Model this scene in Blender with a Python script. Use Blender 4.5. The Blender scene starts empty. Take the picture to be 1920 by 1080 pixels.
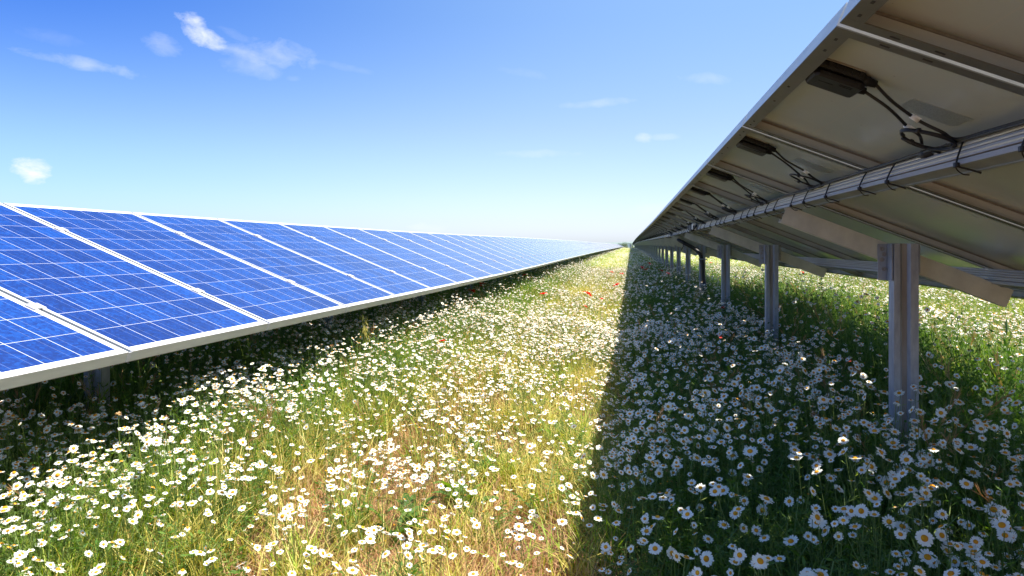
import bpy, math, random
import numpy as np
from mathutils import Vector, Matrix, Euler

random.seed(7)
rng = np.random.default_rng(11)
sc = bpy.context.scene
COL = sc.collection
R = math.radians

# ------------------------------------------------------------------ camera
F, XV, YH = 1350.0, 1182.2, 462.0
TH = math.atan((XV - 960) / F)
CT, ST = math.cos(TH), math.sin(TH)
cam = bpy.data.objects.new('camera', bpy.data.cameras.new('camera'))
COL.objects.link(cam)
cam.data.sensor_width = 36
cam.data.lens = F / 1920 * 36
cam.data.shift_y = -(540 - YH) / 1920
cam.data.clip_start = 0.05
cam.data.clip_end = 20000
cam.rotation_euler = (R(90), 0, TH)
cam.location = (0, 0, 0)
sc.camera = cam

# ------------------------------------------------------------------ light
SUN_EL, SUN_AZ = R(68.6), R(101.0)       # azimuth from +Y towards +X
world = bpy.data.worlds.new('World'); sc.world = world
world.use_nodes = True
wn = world.node_tree; wn.nodes.clear()
SKY_STRENGTH = 0.084
SUN_STRENGTH = 4.9
sc.view_settings.view_transform = 'Standard'
sc.view_settings.look = 'None'
sc.view_settings.gamma = 1
sc.view_settings.exposure = 1.23
sun = bpy.data.objects.new('sun', bpy.data.lights.new('sun', 'SUN'))
COL.objects.link(sun)
sun.data.energy = SUN_STRENGTH
sun.data.angle = R(0.53)
sun.data.color = (1.0, 0.93, 0.81)
sd = Vector((math.cos(SUN_EL) * math.sin(SUN_AZ), math.cos(SUN_EL) * math.cos(SUN_AZ), math.sin(SUN_EL)))
sun.rotation_euler = (-sd).to_track_quat('-Z', 'Y').to_euler()


class NT:
    """small helper to wire shader nodes"""
    def __init__(s, tree): s.t = tree
    def n(s, kind, **kw):
        nd = s.t.nodes.new(kind)
        for k, v in kw.items():
            if k.startswith('i_'):
                key = k[2:]
                key = int(key) if key.isdigit() else key.replace('_', ' ')
                s.put(nd.inputs[key], v)
            else: setattr(nd, k, v)
        return nd
    def put(s, inp, v):
        if isinstance(v, bpy.types.NodeSocket): s.t.links.new(v, inp)
        elif isinstance(v, bpy.types.Node): s.t.links.new(v.outputs[0], inp)
        else: inp.default_value = v
    def m(s, op, a, b=None, c=None, clamp=False):
        nd = s.t.nodes.new('ShaderNodeMath'); nd.operation = op; nd.use_clamp = clamp
        s.put(nd.inputs[0], a)
        if b is not None: s.put(nd.inputs[1], b)
        if c is not None: s.put(nd.inputs[2], c)
        return nd.outputs[0]
    def mix(s, f, a, b):
        nd = s.t.nodes.new('ShaderNodeMix'); nd.data_type = 'RGBA'
        s.put(nd.inputs[0], f); s.put(nd.inputs[6], a); s.put(nd.inputs[7], b)
        return nd.outputs[2]
    def ramp(s, f, stops):
        nd = s.t.nodes.new('ShaderNodeValToRGB'); e = nd.color_ramp.elements
        while len(e) < len(stops): e.new(0.5)
        for k, (p, c) in enumerate(stops): e[k].position = p; e[k].color = (*c, 1) if len(c) == 3 else c
        s.put(nd.inputs[0], f)
        return nd.outputs[0]


def pix_dir(px, py):
    xc, z = (px - 960) / F, (YH - py) / F
    return Vector((xc * CT - ST, xc * ST + CT, z)).normalized()


def build_sky():
    g = NT(wn)
    sky = g.n('ShaderNodeTexSky', sky_type='NISHITA', sun_disc=False, sun_elevation=SUN_EL, sun_rotation=SUN_AZ)
    sky.air_density = 1.0; sky.dust_density = 0.6; sky.ozone_density = 1.6; sky.altitude = 100
    hs = g.n('ShaderNodeHueSaturation', i_Saturation=1.12, i_Value=1.0, i_Color=sky.outputs[0])
    tc = g.n('ShaderNodeTexCoord')
    sep = g.n('ShaderNodeSeparateXYZ', i_0=tc.outputs['Generated'])
    x, y, z = sep.outputs
    az = g.m('ARCTAN2', x, y)
    el = g.m('ARCSINE', z)
    # wisps and puffs, each at its own bearing and height in the sky: px, py, half width, half height, tilt, strength, softness
    clouds = [(55, 319, 42, 21, 6, 1.6, .6), (378, 60, 50, 20, 24, 1.0, .5), (300, 84, 34, 18, 10, .5, 1.0),
              (500, 100, 88, 23, 2, .6, 1.1), (445, 68, 50, 9, 22, .3, 1.0), (150, 119, 105, 12, 5, .6, 1.0), (470, 126, 60, 17, 5, .35, 1),
              (1325, 147, 45, 10, 3, .35, 1), (1125, 193, 65, 7, -3, .35, 1), (1208, 258, 18, 8, 0, .6, .7),
              (1245, 257, 42, 6, 0, .35, .9), (1015, 288, 70, 7, 0, .35, 1), (980, 136, 40, 8, 10, .15, 1),
              (640, 124, 50, 6, 8, .15, 1), (805, 428, 40, 9, 0, .45, 1), (550, 146, 14, 6, 0, .2, 1),
              (1235, 395, 60, 14, 0, .3, 1), (100, 70, 60, 12, 4, .12, 1)]
    nz = g.n('ShaderNodeTexNoise', i_Scale=30.0, i_Detail=8.0, i_Roughness=0.6, i_Distortion=.3)
    st = g.n('ShaderNodeVectorMath', operation='MULTIPLY'); g.put(st.inputs[0], tc.outputs['Generated']); st.inputs[1].default_value = (1, 1, 1.7)
    g.put(nz.inputs['Vector'], st.outputs[0])
    nval = g.m('SUBTRACT', nz.outputs[0], 0.5)
    total = None
    for px, py, hw, hh, tilt, stg, soft in clouds:
        d = pix_dir(px, py)
        a0, e0 = math.atan2(d.x, d.y), math.asin(d.z)
        da = g.m('SUBTRACT', az, a0); de = g.m('SUBTRACT', el, e0)
        ca, sa = math.cos(R(tilt)), math.sin(R(tilt))
        k = 1.0 / (1 + ((px - 960) / F) ** 2)
        ra, re = hw / F * k * 1.15, hh / F * math.sqrt(k) * 1.15
        u = g.m('DIVIDE', g.m('SUBTRACT', g.m('MULTIPLY', da, ca), g.m('MULTIPLY', de, sa)), ra)
        v = g.m('DIVIDE', g.m('ADD', g.m('MULTIPLY', da, sa), g.m('MULTIPLY', de, ca)), re)
        r2 = g.m('ADD', g.m('MULTIPLY', u, u), g.m('MULTIPLY', v, v))
        q = g.m('SUBTRACT', 1.0, r2)
        q = g.m('ADD', q, g.m('MULTIPLY', nval, 3.6))
        q = g.m('MULTIPLY', g.m('DIVIDE', q, 0.6 + soft * 2.2, clamp=True), stg)
        total = q if total is None else g.m('MAXIMUM', total, q)
    # deeper blue in mid sky away from the sun, pale blue air at the horizon
    k = g.m('MULTIPLY', g.n('ShaderNodeMapRange', interpolation_type='SMOOTHSTEP', i_0=az, i_1=.15, i_2=-.95, i_3=0.0, i_4=1.0).outputs[0],
            g.n('ShaderNodeMapRange', interpolation_type='SMOOTHSTEP', i_0=z, i_1=.10, i_2=.34).outputs[0])
    k = g.m('MULTIPLY', k, g.n('ShaderNodeMapRange', interpolation_type='SMOOTHSTEP', i_0=z, i_1=.42, i_2=.65, i_3=1.0, i_4=0.0).outputs[0])  # blue tint fades out overhead so the light in the shade is whiter
    tint = g.mix(k, (1, 1, 1, 1), (.27, .50, .93, 1))
    air = g.ramp(z, [(0, (.82, .94, 1.38)), (.035, (.85, .88, 1.22)), (.16, (1.01, .94, 1.05)), (.30, (1.12, 1.10, 1.14)), (.60, (1.75, 1.62, 1.45))])  # last stop brightens the unseen upper sky to fill the shade
    def mul(a, b):
        nd = g.n('ShaderNodeVectorMath', operation='MULTIPLY'); g.put(nd.inputs[0], a); g.put(nd.inputs[1], b); return nd.outputs[0]
    side = g.mix(g.n('ShaderNodeMapRange', interpolation_type='SMOOTHSTEP', i_0=az, i_1=-.85, i_2=-.05).outputs[0], (.70, .84, .97, 1), (1, 1, 1, 1))
    base = mul(mul(mul(hs.outputs[0], tint), air), side)
    white = g.n('ShaderNodeRGB'); white.outputs[0].default_value = (5.5, 5.7, 6.1, 1)
    col = g.mix(total, base, white.outputs[0])
    bg = g.n('ShaderNodeBackground', i_Color=col, i_Strength=SKY_STRENGTH)
    out = g.n('ShaderNodeOutputWorld'); wn.links.new(bg.outputs[0], out.inputs[0])
build_sky()

# ------------------------------------------------------------------ terrain profile
ZL = ([-5, 2, 6, 10, 14, 17, 20, 31, 45, 60, 123, 200, 300], [0, 0, -.01, -.012, 0, .015, .03, .07, .11, .13, .24, .33, .40])
ZR = ([-5, 1, 2.5, 6, 12, 16, 20, 31, 45, 60, 123, 200, 300], [-.005, -.004, 0, 0, .005, .02, .035, .08, .13, .16, .22, .27, .36])
def zl(y): return np.interp(y, *ZL)
def zr(y): return np.interp(y, *ZR)
GZ = -1.08
def ground_z(x, y):
    x = np.asarray(x, float); y = np.asarray(y, float)
    t = np.clip((x + 1.8) / 2.4, 0, 1)
    z = GZ + zl(y) * (1 - t) + zr(y) * t
    z = z + 0.02 * np.sin(x * 2.1 + y * .7) * np.sin(y * 1.3 - x) + 0.012 * np.sin(x * 6.3) * np.cos(y * 4.1)
    far = np.clip((np.abs(y) - 320) / 1500, 0, 1)
    return z * (1 - far) + (-1.6) * far

# value noise for vegetation fields
_P = rng.random((256, 256))
def vnoise(x, y, s):
    x = np.asarray(x) * s + 100; y = np.asarray(y) * s + 100
    xi = np.floor(x).astype(int); yi = np.floor(y).astype(int)
    fx = x - xi; fy = y - yi; fx = fx * fx * (3 - 2 * fx); fy = fy * fy * (3 - 2 * fy)
    g = lambda a, b: _P[a % 256, b % 256]
    return (g(xi, yi) * (1 - fx) + g(xi + 1, yi) * fx) * (1 - fy) + (g(xi, yi + 1) * (1 - fx) + g(xi + 1, yi + 1) * fx) * fy
def smooth(a, b, v):
    t = np.clip((v - a) / (b - a), 0, 1); return t * t * (3 - 2 * t)
def dryness(x, y):
    """bare brown soil and dead grass in the trodden strip between the rows"""
    band = smooth(-1.9, -1.0, x) * (1 - smooth(-0.25, 0.15, x))
    n = 0.42 * vnoise(x, y, 1.9) + 0.58 * vnoise(x + 9, y + 3, 6.0)
    return band * smooth(0.38, 0.62, n) * (1 - 0.75 * smooth(2.6, 5.5, y))
def tall_weeds(x, y):
    """rank dark growth behind the posts under the low side of the right row"""
    return .24 * smooth(1.10, 1.45, x) * (1 - smooth(1.9, 2.5, x)) * smooth(3.1, 3.9, y) * (1 - smooth(9, 13, y)) * (.45 + .8 * vnoise(x + 5, y, 1.6))
def canopy(x, y):
    """height of the plants above the ground"""
    h = 0.265 + 0.09 * smooth(-0.15, 0.35, x) + 0.09 * smooth(-1.2, -2.0, x) + 0.06 * smooth(3, 9, y)
    h = h + 0.07 * smooth(.3, .7, x) * (1 - smooth(2.4, 3.2, x)) + .06 * np.exp(-((x - 1.0) / .5) ** 2 - ((y - 2.7) / .5) ** 2) + .07 * smooth(-1.0, -1.6, x) + .17 * smooth(-2.1, -2.7, x)
    h = h + tall_weeds(x, y) + .16 * (vnoise(x + 3, y + 8, 2.6) - .5) * smooth(-1.0, -1.5, x)
    h = h + 0.10 * (vnoise(x, y, 1.3) - 0.5) - 0.10 * dryness(x, y)
    return h

# ------------------------------------------------------------------ materials
def new_mat(name):
    m = bpy.data.materials.new(name); m.use_nodes = True; m.node_tree.nodes.clear()
    return m, NT(m.node_tree)
def finish(g, shader):
    o = g.n('ShaderNodeOutputMaterial'); g.t.links.new(shader, o.inputs[0])
def principled(g, **kw):
    b = g.n('ShaderNodeBsdfPrincipled')
    for k, v in kw.items(): g.put(b.inputs[k.replace('_', ' ')], v)
    return b

def mat_simple(name, col, rough=.5, metal=0.0, noise=0.0, nscale=30, bump=0.0, col2=None, stretch=(1, 1, 1), thr=(.35, .7)):
    m, g = new_mat(name)
    tc = g.n('ShaderNodeTexCoord')
    vm = g.n('ShaderNodeVectorMath', operation='MULTIPLY'); g.put(vm.inputs[0], tc.outputs['Object']); vm.inputs[1].default_value = stretch
    nz = g.n('ShaderNodeTexNoise', i_Scale=nscale, i_Detail=5.0, i_Roughness=.6, i_Vector=vm.outputs[0])
    c2 = col2 or tuple(c * (1 - noise) for c in col)
    c = g.mix(g.m('MULTIPLY', g.n('ShaderNodeMapRange', i_0=nz.outputs[0], i_1=thr[0], i_2=thr[1]).outputs[0], 1.0), (*col, 1), (*c2, 1))
    rr = g.m('ADD', rough - .08, g.m('MULTIPLY', nz.outputs[0], .16))
    b = principled(g, Base_Color=c, Roughness=rr, Metallic=metal)
    if bump:
        bp = g.n('ShaderNodeBump', i_Strength=bump, i_Distance=.002, i_Height=nz.outputs[0]); g.put(b.inputs['Normal'], bp.outputs[0])
    finish(g, b.outputs[0])
    return m

M = {}
M['alu'] = mat_simple('anodised_aluminium', (.74, .72, .69), .42, .35, .10, 18, .15)
M['alu_side'] = mat_simple('weathered_aluminium', (.56, .58, .56), .5, .25, .12, 9, .2, stretch=(1, 1, 6))
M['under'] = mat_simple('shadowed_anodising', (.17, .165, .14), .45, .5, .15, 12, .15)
M['rail'] = mat_simple('mill_aluminium', (.50, .50, .50), .42, .35, 0, 14, .2, col2=(.38, .34, .29), stretch=(30, .25, 30), thr=(.5, .85))
M['groove'] = mat_simple('stained_groove', (.33, .28, .22), .6, .2, .3, 14)
M['rail_under'] = mat_simple('darker_aluminium', (.30, .31, .27), .5, .4, .2, 10)  # darker, greener tone for the rail's underside and back
M['steel'] = mat_simple('galvanised_steel', (.40, .43, .49), .52, .4, 0, 26, .4, col2=(.20, .22, .26), stretch=(1, 1, .3), thr=(.3, .8))
M['brown_steel'] = mat_simple('brownish_steel', (.33, .32, .32), .6, .35, 0, 14, .3, col2=(.24, .19, .15), stretch=(1, 1, .2), thr=(.4, .8))
M['rafter'] = mat_simple('dull_grey_steel', (.58, .57, .49), .55, .25, .18, 16, .25)
M['bolt'] = mat_simple('bolt_steel', (.35, .34, .33), .4, .7, .2, 40)
M['black'] = mat_simple('black_plastic', (.005, .005, .005), .6, 0, .3, 60, .1)
M['cable'] = mat_simple('black_rubber', (.010, .010, .011), .5, 0, .3, 60, .1)
M['sealant'] = mat_simple('yellowed_sealant', (.24, .22, .18), .6, 0, .3, 50)
M['tag'] = mat_simple('white_tape', (.75, .74, .70), .6, 0, .15, 60)
M['slot'] = mat_simple('dark_slot', (.02, .018, .015), .8)
M['gap'] = mat_simple('clear_spacer', (.55, .55, .58), .3)
M['white_wall'] = mat_simple('white_render', (.80, .80, .78), .7, 0, .08, 3)
M['dark_steel'] = mat_simple('dark_door', (.25, .27, .28), .5, 0, .2, 4)

def cells_mat():
    m, g = new_mat('blue_polycrystalline_cells')
    uv = g.n('ShaderNodeUVMap').outputs[0]
    sep = g.n('ShaderNodeSeparateXYZ', i_0=uv); x, y = sep.outputs[0], sep.outputs[1]
    # cells: 6 across 0.159, 10 up 0.159
    cx0, p = 0.0225, 0.1575
    ux = g.m('DIVIDE', g.m('SUBTRACT', x, cx0), p); uy = g.m('DIVIDE', g.m('SUBTRACT', y, 0.035), 0.1582)
    fx, fy = g.m('FRACT', ux), g.m('FRACT', uy)
    ix, iy = g.m('FLOOR', ux), g.m('FLOOR', uy)
    hw = 0.0068
    inx = g.m('MULTIPLY', g.m('GREATER_THAN', fx, hw), g.m('LESS_THAN', fx, 1 - hw))
    iny = g.m('MULTIPLY', g.m('GREATER_THAN', fy, hw * .75), g.m('LESS_THAN', fy, 1 - hw * .75))
    area = g.m('MULTIPLY', g.m('MULTIPLY', g.m('GREATER_THAN', ux, 0.0), g.m('LESS_THAN', ux, 6.0)),
               g.m('MULTIPLY', g.m('GREATER_THAN', uy, 0.0), g.m('LESS_THAN', uy, 10.0)))
    cell = g.m('MULTIPLY', g.m('MULTIPLY', inx, iny), area)
    bus = None
    for q in (.25, .75):
        b = g.m('LESS_THAN', g.m('ABSOLUTE', g.m('SUBTRACT', fx, q)), 0.0062)
        bus = b if bus is None else g.m('MAXIMUM', bus, b)
    oi = g.n('ShaderNodeObjectInfo')
    cv = g.n('ShaderNodeCombineXYZ', i_0=ix, i_1=iy, i_2=g.m('MULTIPLY', oi.outputs['Random'], 91.0))
    wn_ = g.n('ShaderNodeTexWhiteNoise', i_Vector=cv.outputs[0])
    off = g.n('ShaderNodeVectorMath', operation='ADD'); g.put(off.inputs[0], uv)
    sc_ = g.n('ShaderNodeVectorMath', operation='SCALE', i_Scale=7.0, i_0=cv.outputs[0]); g.put(off.inputs[1], sc_.outputs[0])
    vor = g.n('ShaderNodeTexVoronoi', i_Scale=85.0, i_Vector=off.outputs[0], i_Randomness=1.0)
    grain = g.n('ShaderNodeSeparateColor', i_0=vor.outputs['Color']).outputs[0]
    nz = g.n('ShaderNodeTexNoise', i_Scale=24.0, i_Detail=5.0, i_Roughness=.7, i_Vector=off.outputs[0])
    t = g.m('ADD', g.m('MULTIPLY', grain, .45), g.m('MULTIPLY', nz.outputs[0], .75))
    t = g.m('ADD', t, g.m('MULTIPLY', g.m('SUBTRACT', wn_.outputs[0], .5), .42))
    blue = g.ramp(t, [(.15, (.0004, .006, .082)), (.55, (.0008, .017, .148)), (.95, (.003, .052, .275))])
    col = g.mix(g.m('MULTIPLY', bus, .22), blue, (.40, .50, .68, 1))
    # fine silver contact fingers give each cell a faint cross hatch
    fing = g.m('LESS_THAN', g.m('FRACT', g.m('MULTIPLY', fy, 52.0)), .10)
    col = g.mix(g.m('MULTIPLY', fing, .02), col, (.4, .5, .7, 1))
    rib = g.m('MULTIPLY', g.m('GREATER_THAN', y, .0215), g.m('LESS_THAN', y, .0265))
    rib = g.m('MULTIPLY', rib, g.m('LESS_THAN', g.m('FRACT', g.m('ADD', g.m('MULTIPLY', ux, .5), .25)), .78))
    margin = g.mix(g.m('MULTIPLY', rib, .8), (.80, .82, .85, 1), (.25, .32, .50, 1))
    col = g.mix(cell, margin, col)
    dust = g.n('ShaderNodeTexNoise', i_Scale=3.0, i_Detail=6.0, i_Vector=uv)
    col = g.mix(g.m('MULTIPLY', dust.outputs[0], .012), col, (.5, .47, .42, 1))
    b = principled(g, Base_Color=col, Roughness=.32, Coat_Weight=1.0, Coat_Roughness=.07, Coat_IOR=1.68)
    b.inputs['Specular IOR Level'].default_value = .05
    finish(g, b.outputs[0])
    return m
M['cells'] = cells_mat()

def backsheet_mat():
    m, g = new_mat('white_backsheet')
    uv = g.n('ShaderNodeTexCoord').outputs['Object']
    sep = g.n('ShaderNodeSeparateXYZ', i_0=uv)
    fx = g.m('FRACT', g.m('DIVIDE', g.m('SUBTRACT', sep.outputs[0], .019), .1588))
    fy = g.m('FRACT', g.m('DIVIDE', g.m('SUBTRACT', sep.outputs[1], .027), .1598))
    ln = g.m('MAXIMUM', g.m('LESS_THAN', fx, .02), g.m('LESS_THAN', fy, .02))  # sunlight through the cell gaps, drawn as lines in the colour
    nz = g.n('ShaderNodeTexNoise', i_Scale=3.0, i_Detail=6.0, i_Vector=uv)
    base = g.mix(nz.outputs[0], (.50, .55, .52, 1), (.41, .44, .41, 1))
    sp = g.n('ShaderNodeTexVoronoi', i_Scale=26.0, i_Vector=uv)
    speck = g.m('LESS_THAN', sp.outputs[0], .05)
    base = g.mix(g.m('MULTIPLY', speck, .35), base, (.12, .10, .08, 1))
    col = g.mix(g.m('MULTIPLY', ln, .35), base, (.52, .50, .44, 1))
    b = principled(g, Base_Color=col, Roughness=.2)
    b.inputs['Specular IOR Level'].default_value = .8
    finish(g, b.outputs[0])
    return m
M['back'] = backsheet_mat()

def sticker_mat():
    m, g = new_mat('printed_data_label')
    uv = g.n('ShaderNodeTexCoord').outputs['Object']
    sep = g.n('ShaderNodeSeparateXYZ', i_0=uv)
    lines = g.m('LESS_THAN', g.m('FRACT', g.m('MULTIPLY', sep.outputs[0], 130.0)), .45)
    wn_ = g.n('ShaderNodeTexNoise', i_Scale=260.0, i_Detail=1.0, i_Vector=uv)
    ink = g.m('MULTIPLY', lines, g.m('GREATER_THAN', wn_.outputs[0], .5))
    col = g.mix(g.m('MULTIPLY', ink, .6), (.30, .34, .33, 1), (.07, .08, .08, 1))
    finish(g, principled(g, Base_Color=col, Roughness=.3).outputs[0])
    return m
M['sticker'] = sticker_mat()

def leaf_mat(name, stops, trans=.45, rough=.55):
    """thin plant tissue; every plant picks its own tint from the ramp"""
    m, g = new_mat(name)
    oi = g.n('ShaderNodeObjectInfo')
    geo = g.n('ShaderNodeNewGeometry')
    wn_ = g.n('ShaderNodeTexNoise', i_Scale=9.0, i_Detail=2.0, i_Vector=geo.outputs['Position'])
    t = g.m('ADD', g.m('MULTIPLY', oi.outputs['Random'], .55), g.m('MULTIPLY', geo.outputs['Random Per Island'], .35))
    t = g.m('ADD', t, g.m('MULTIPLY', g.m('SUBTRACT', wn_.outputs[0], .4), .5), clamp=True)
    col = g.ramp(t, stops)
    d = g.n('ShaderNodeBsdfPrincipled'); g.put(d.inputs['Base Color'], col); d.inputs['Roughness'].default_value = rough
    d.inputs['Specular IOR Level'].default_value = .35
    tr = g.n('ShaderNodeBsdfTranslucent', i_Color=g.n('ShaderNodeHueSaturation', i_Saturation=1.15, i_Value=1.25, i_Color=col).outputs[0])
    mx = g.n('ShaderNodeMixShader', i_0=trans); g.t.links.new(d.outputs[0], mx.inputs[1]); g.t.links.new(tr.outputs[0], mx.inputs[2])
    finish(g, mx.outputs[0])
    return m
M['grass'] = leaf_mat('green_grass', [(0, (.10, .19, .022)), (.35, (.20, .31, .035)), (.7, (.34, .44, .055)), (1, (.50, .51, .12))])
M['deep'] = leaf_mat('shade_toned_grass', [(0, (.038, .085, .016)), (.5, (.08, .155, .026)), (1, (.17, .24, .05))])  # grass for shaded ground, the shade put into its colour
M['deepfeather'] = leaf_mat('shade_toned_foliage', [(0, (.035, .085, .018)), (.5, (.075, .155, .03)), (1, (.16, .23, .055))])  # feathery leaves with the shade put into their colour
M['straw'] = leaf_mat('yellowing_grass', [(0, (.34, .33, .06)), (.5, (.56, .50, .12)), (1, (.76, .63, .27))], .4)  # yellow dry grass, also brightened in colour for the sunlit strip
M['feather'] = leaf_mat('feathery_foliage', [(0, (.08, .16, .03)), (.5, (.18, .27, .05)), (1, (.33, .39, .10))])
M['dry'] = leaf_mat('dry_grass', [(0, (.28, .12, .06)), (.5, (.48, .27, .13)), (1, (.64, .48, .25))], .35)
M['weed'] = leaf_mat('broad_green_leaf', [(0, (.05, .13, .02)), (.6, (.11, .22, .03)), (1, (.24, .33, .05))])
M['deepherb'] = leaf_mat('shade_toned_leaf', [(0, (.035, .085, .016)), (.6, (.075, .155, .022)), (1, (.15, .24, .04))])  # broad leaves, darkened in colour to stand for shade
M['stem'] = leaf_mat('green_stem', [(0, (.08, .14, .03)), (1, (.20, .27, .08))], .2)
M['petal'] = leaf_mat('white_petal', [(0, (.77, .79, .74)), (1, (.87, .88, .83))], .35, .6)
M['disc'] = leaf_mat('yellow_disc', [(0, (.50, .19, .004)), (.6, (.62, .27, .006)), (1, (.68, .34, .012))], .05, .8)
M['poppy'] = leaf_mat('red_petal', [(0, (.55, .004, .003)), (1, (.74, .010, .005))], .45, .5)
M['bushleaf'] = leaf_mat('bush_leaf', [(0, (.03, .06, .014)), (.6, (.06, .11, .02)), (1, (.12, .17, .04))], .3)
M['bark'] = mat_simple('bark', (.16, .12, .08), .9, 0, .4, 20, .5)

def ground_mat():
    m, g = new_mat('soil_and_thatch')
    geo = g.n('ShaderNodeNewGeometry'); P = geo.outputs['Position']
    n1 = g.n('ShaderNodeTexNoise', i_Scale=38.0, i_Detail=8.0, i_Roughness=.75, i_Vector=P)
    n2 = g.n('ShaderNodeTexNoise', i_Scale=2.2, i_Detail=5.0, i_Vector=P)
    soil = g.ramp(n1.outputs[0], [(.3, (.06, .025, .012)), (.5, (.19, .085, .042)), (.7, (.40, .24, .13))])
    green = g.ramp(n1.outputs[0], [(.3, (.03, .05, .012)), (.55, (.10, .14, .03)), (.75, (.24, .25, .08))])
    d = g.n('ShaderNodeVectorMath', operation='LENGTH', i_0=P).outputs['Value']
    far = g.n('ShaderNodeMapRange', i_0=d, i_1=4.0, i_2=22.0).outputs[0]
    k = g.m('ADD', g.m('MULTIPLY', n2.outputs[0], .35), g.m('MULTIPLY', far, .7), clamp=True)
    col = g.mix(k, soil, green)
    b = principled(g, Base_Color=col, Roughness=.95)
    bp = g.n('ShaderNodeBump', i_Strength=.9, i_Distance=.02, i_Height=n1.outputs[0]); g.put(b.inputs['Normal'], bp.outputs[0])
    finish(g, b.outputs[0])
    return m
M['ground'] = ground_mat()
M['hill'] = mat_simple('haze_tinted_hills', (.13, .18, .17), .9, 0, 0, .004, col2=(.20, .24, .22))  # blue-grey haze of distance put into the hill colour

# ------------------------------------------------------------------ mesh helpers
class MB:
    def __init__(s): s.v = []; s.f = []; s.m = []; s.mats = []; s.cur = 0; s.smooth = []
    def mat(s, m):
        if m not in s.mats: s.mats.append(m)
        s.cur = s.mats.index(m); return s
    def add(s, vs, fs, sm=False):
        o = len(s.v); s.v.extend([tuple(v) for v in vs]); s.f.extend([tuple(i + o for i in f) for f in fs])
        s.m.extend([s.cur] * len(fs)); s.smooth.extend([sm] * len(fs))
    def box(s, x0, x1, y0, y1, z0, z1):
        v = [(x, y, z) for z in (z0, z1) for y in (y0, y1) for x in (x0, x1)]
        s.add(v, [(0, 2, 3, 1), (4, 5, 7, 6), (0, 1, 5, 4), (2, 6, 7, 3), (0, 4, 6, 2), (1, 3, 7, 5)])
    def bevel_box(s, x0, x1, y0, y1, z0, z1, b):
        """box whose top and bottom faces are inset: soft outline"""
        def ring(z, i): return [(x0 + i, y0 + b, z), (x0 + b, y0 + i, z), (x1 - b, y0 + i, z), (x1 - i, y0 + b, z),
                                (x1 - i, y1 - b, z), (x1 - b, y1 - i, z), (x0 + b, y1 - i, z), (x0 + i, y1 - b, z)]
        v = ring(z0, b * .5) + ring(z0 + b * .5, 0) + ring(z1 - b * .5, 0) + ring(z1, b * .5)
        f = [tuple(range(7, -1, -1)), tuple(range(24, 32))]
        for r in range(3):
            for k in range(8):
                a, c = r * 8 + k, r * 8 + (k + 1) % 8
                f.append((a, c, c + 8, a + 8))
        s.add(v, f)
    def tube(s, pts, r, n=8, cap=True, radii=None):
        pts = [Vector(p) for p in pts]; rings = []
        up = Vector((0, 0, 1)); prev = None
        for i, p in enumerate(pts):
            t = (pts[min(i + 1, len(pts) - 1)] - pts[max(i - 1, 0)]).normalized()
            if prev is None:
                a = t.cross(up if abs(t.z) < .9 else Vector((1, 0, 0))).normalized()
            else:
                a = (prev - t * prev.dot(t)).normalized()
            prev = a; b = t.cross(a); rr = radii[i] if radii else r
            rings.append([p + (a * math.cos(2 * math.pi * k / n) + b * math.sin(2 * math.pi * k / n)) * rr for k in range(n)])
        v = [q for ring in rings for q in ring]; f = []
        for i in range(len(pts) - 1):
            for k in range(n):
                a, b = i * n + k, i * n + (k + 1) % n
                f.append((a, b, b + n, a + n))
        if cap:
            f.append(tuple(range(n - 1, -1, -1))); f.append(tuple((len(pts) - 1) * n + k for k in range(n)))
        s.add(v, f, True)
    def cyl(s, c, axis, r, h, n=8):
        c = Vector(c); s.tube([c, c + Vector(axis).normalized() * h], r, n)
        for k in range(len(s.smooth) - 2 - n, len(s.smooth)): s.smooth[k] = False
    def mesh(s, name):
        me = bpy.data.meshes.new(name); me.from_pydata(s.v, [], s.f)
        for m in s.mats: me.materials.append(m)
        if s.m: me.polygons.foreach_set('material_index', s.m); me.polygons.foreach_set('use_smooth', s.smooth)
        me.update(); return me
    def build(s, name, parent=None, loc=None, link=True):
        o = bpy.data.objects.new(name, s.mesh(name))
        if link: COL.objects.link(o)
        if parent: o.parent = parent
        if loc: o.location = loc
        return o

def spline(pts, n=8):
    """Catmull-Rom through the points"""
    P = [Vector(p) for p in pts]; P = [P[0] * 2 - P[1]] + P + [P[-1] * 2 - P[-2]]; out = []
    for i in range(1, len(P) - 2):
        for k in range(n):
            t = k / n
            out.append(.5 * ((2 * P[i]) + (-P[i - 1] + P[i + 1]) * t + (2 * P[i - 1] - 5 * P[i] + 4 * P[i + 1] - P[i + 2]) * t * t + (-P[i - 1] + 3 * P[i] - 3 * P[i + 1] + P[i + 2]) * t ** 3))
    out.append(P[-2]); return out

def tag(o, label=None, cat=None, group=None, kind=None):
    if label: o['label'] = label
    if cat: o['category'] = cat
    if group: o['group'] = group
    if kind: o['kind'] = kind
    return o
def empty(name, loc=(0, 0, 0)):
    o = bpy.data.objects.new(name, None); o.empty_display_size = .1; COL.objects.link(o); o.location = loc; return o
def copy_tree(o, parent=None):
    c = o.copy(); COL.objects.link(c)
    if parent is not None: c.parent = parent
    for ch in list(KIDS.get(o.name, [])): copy_tree(ch, c)
    return c
KIDS = {}
def reg(root):
    """remember the children of a prototype, so that copying stays fast"""
    for ch in root.children: reg(ch)
    KIDS[root.name] = list(root.children)

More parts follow.
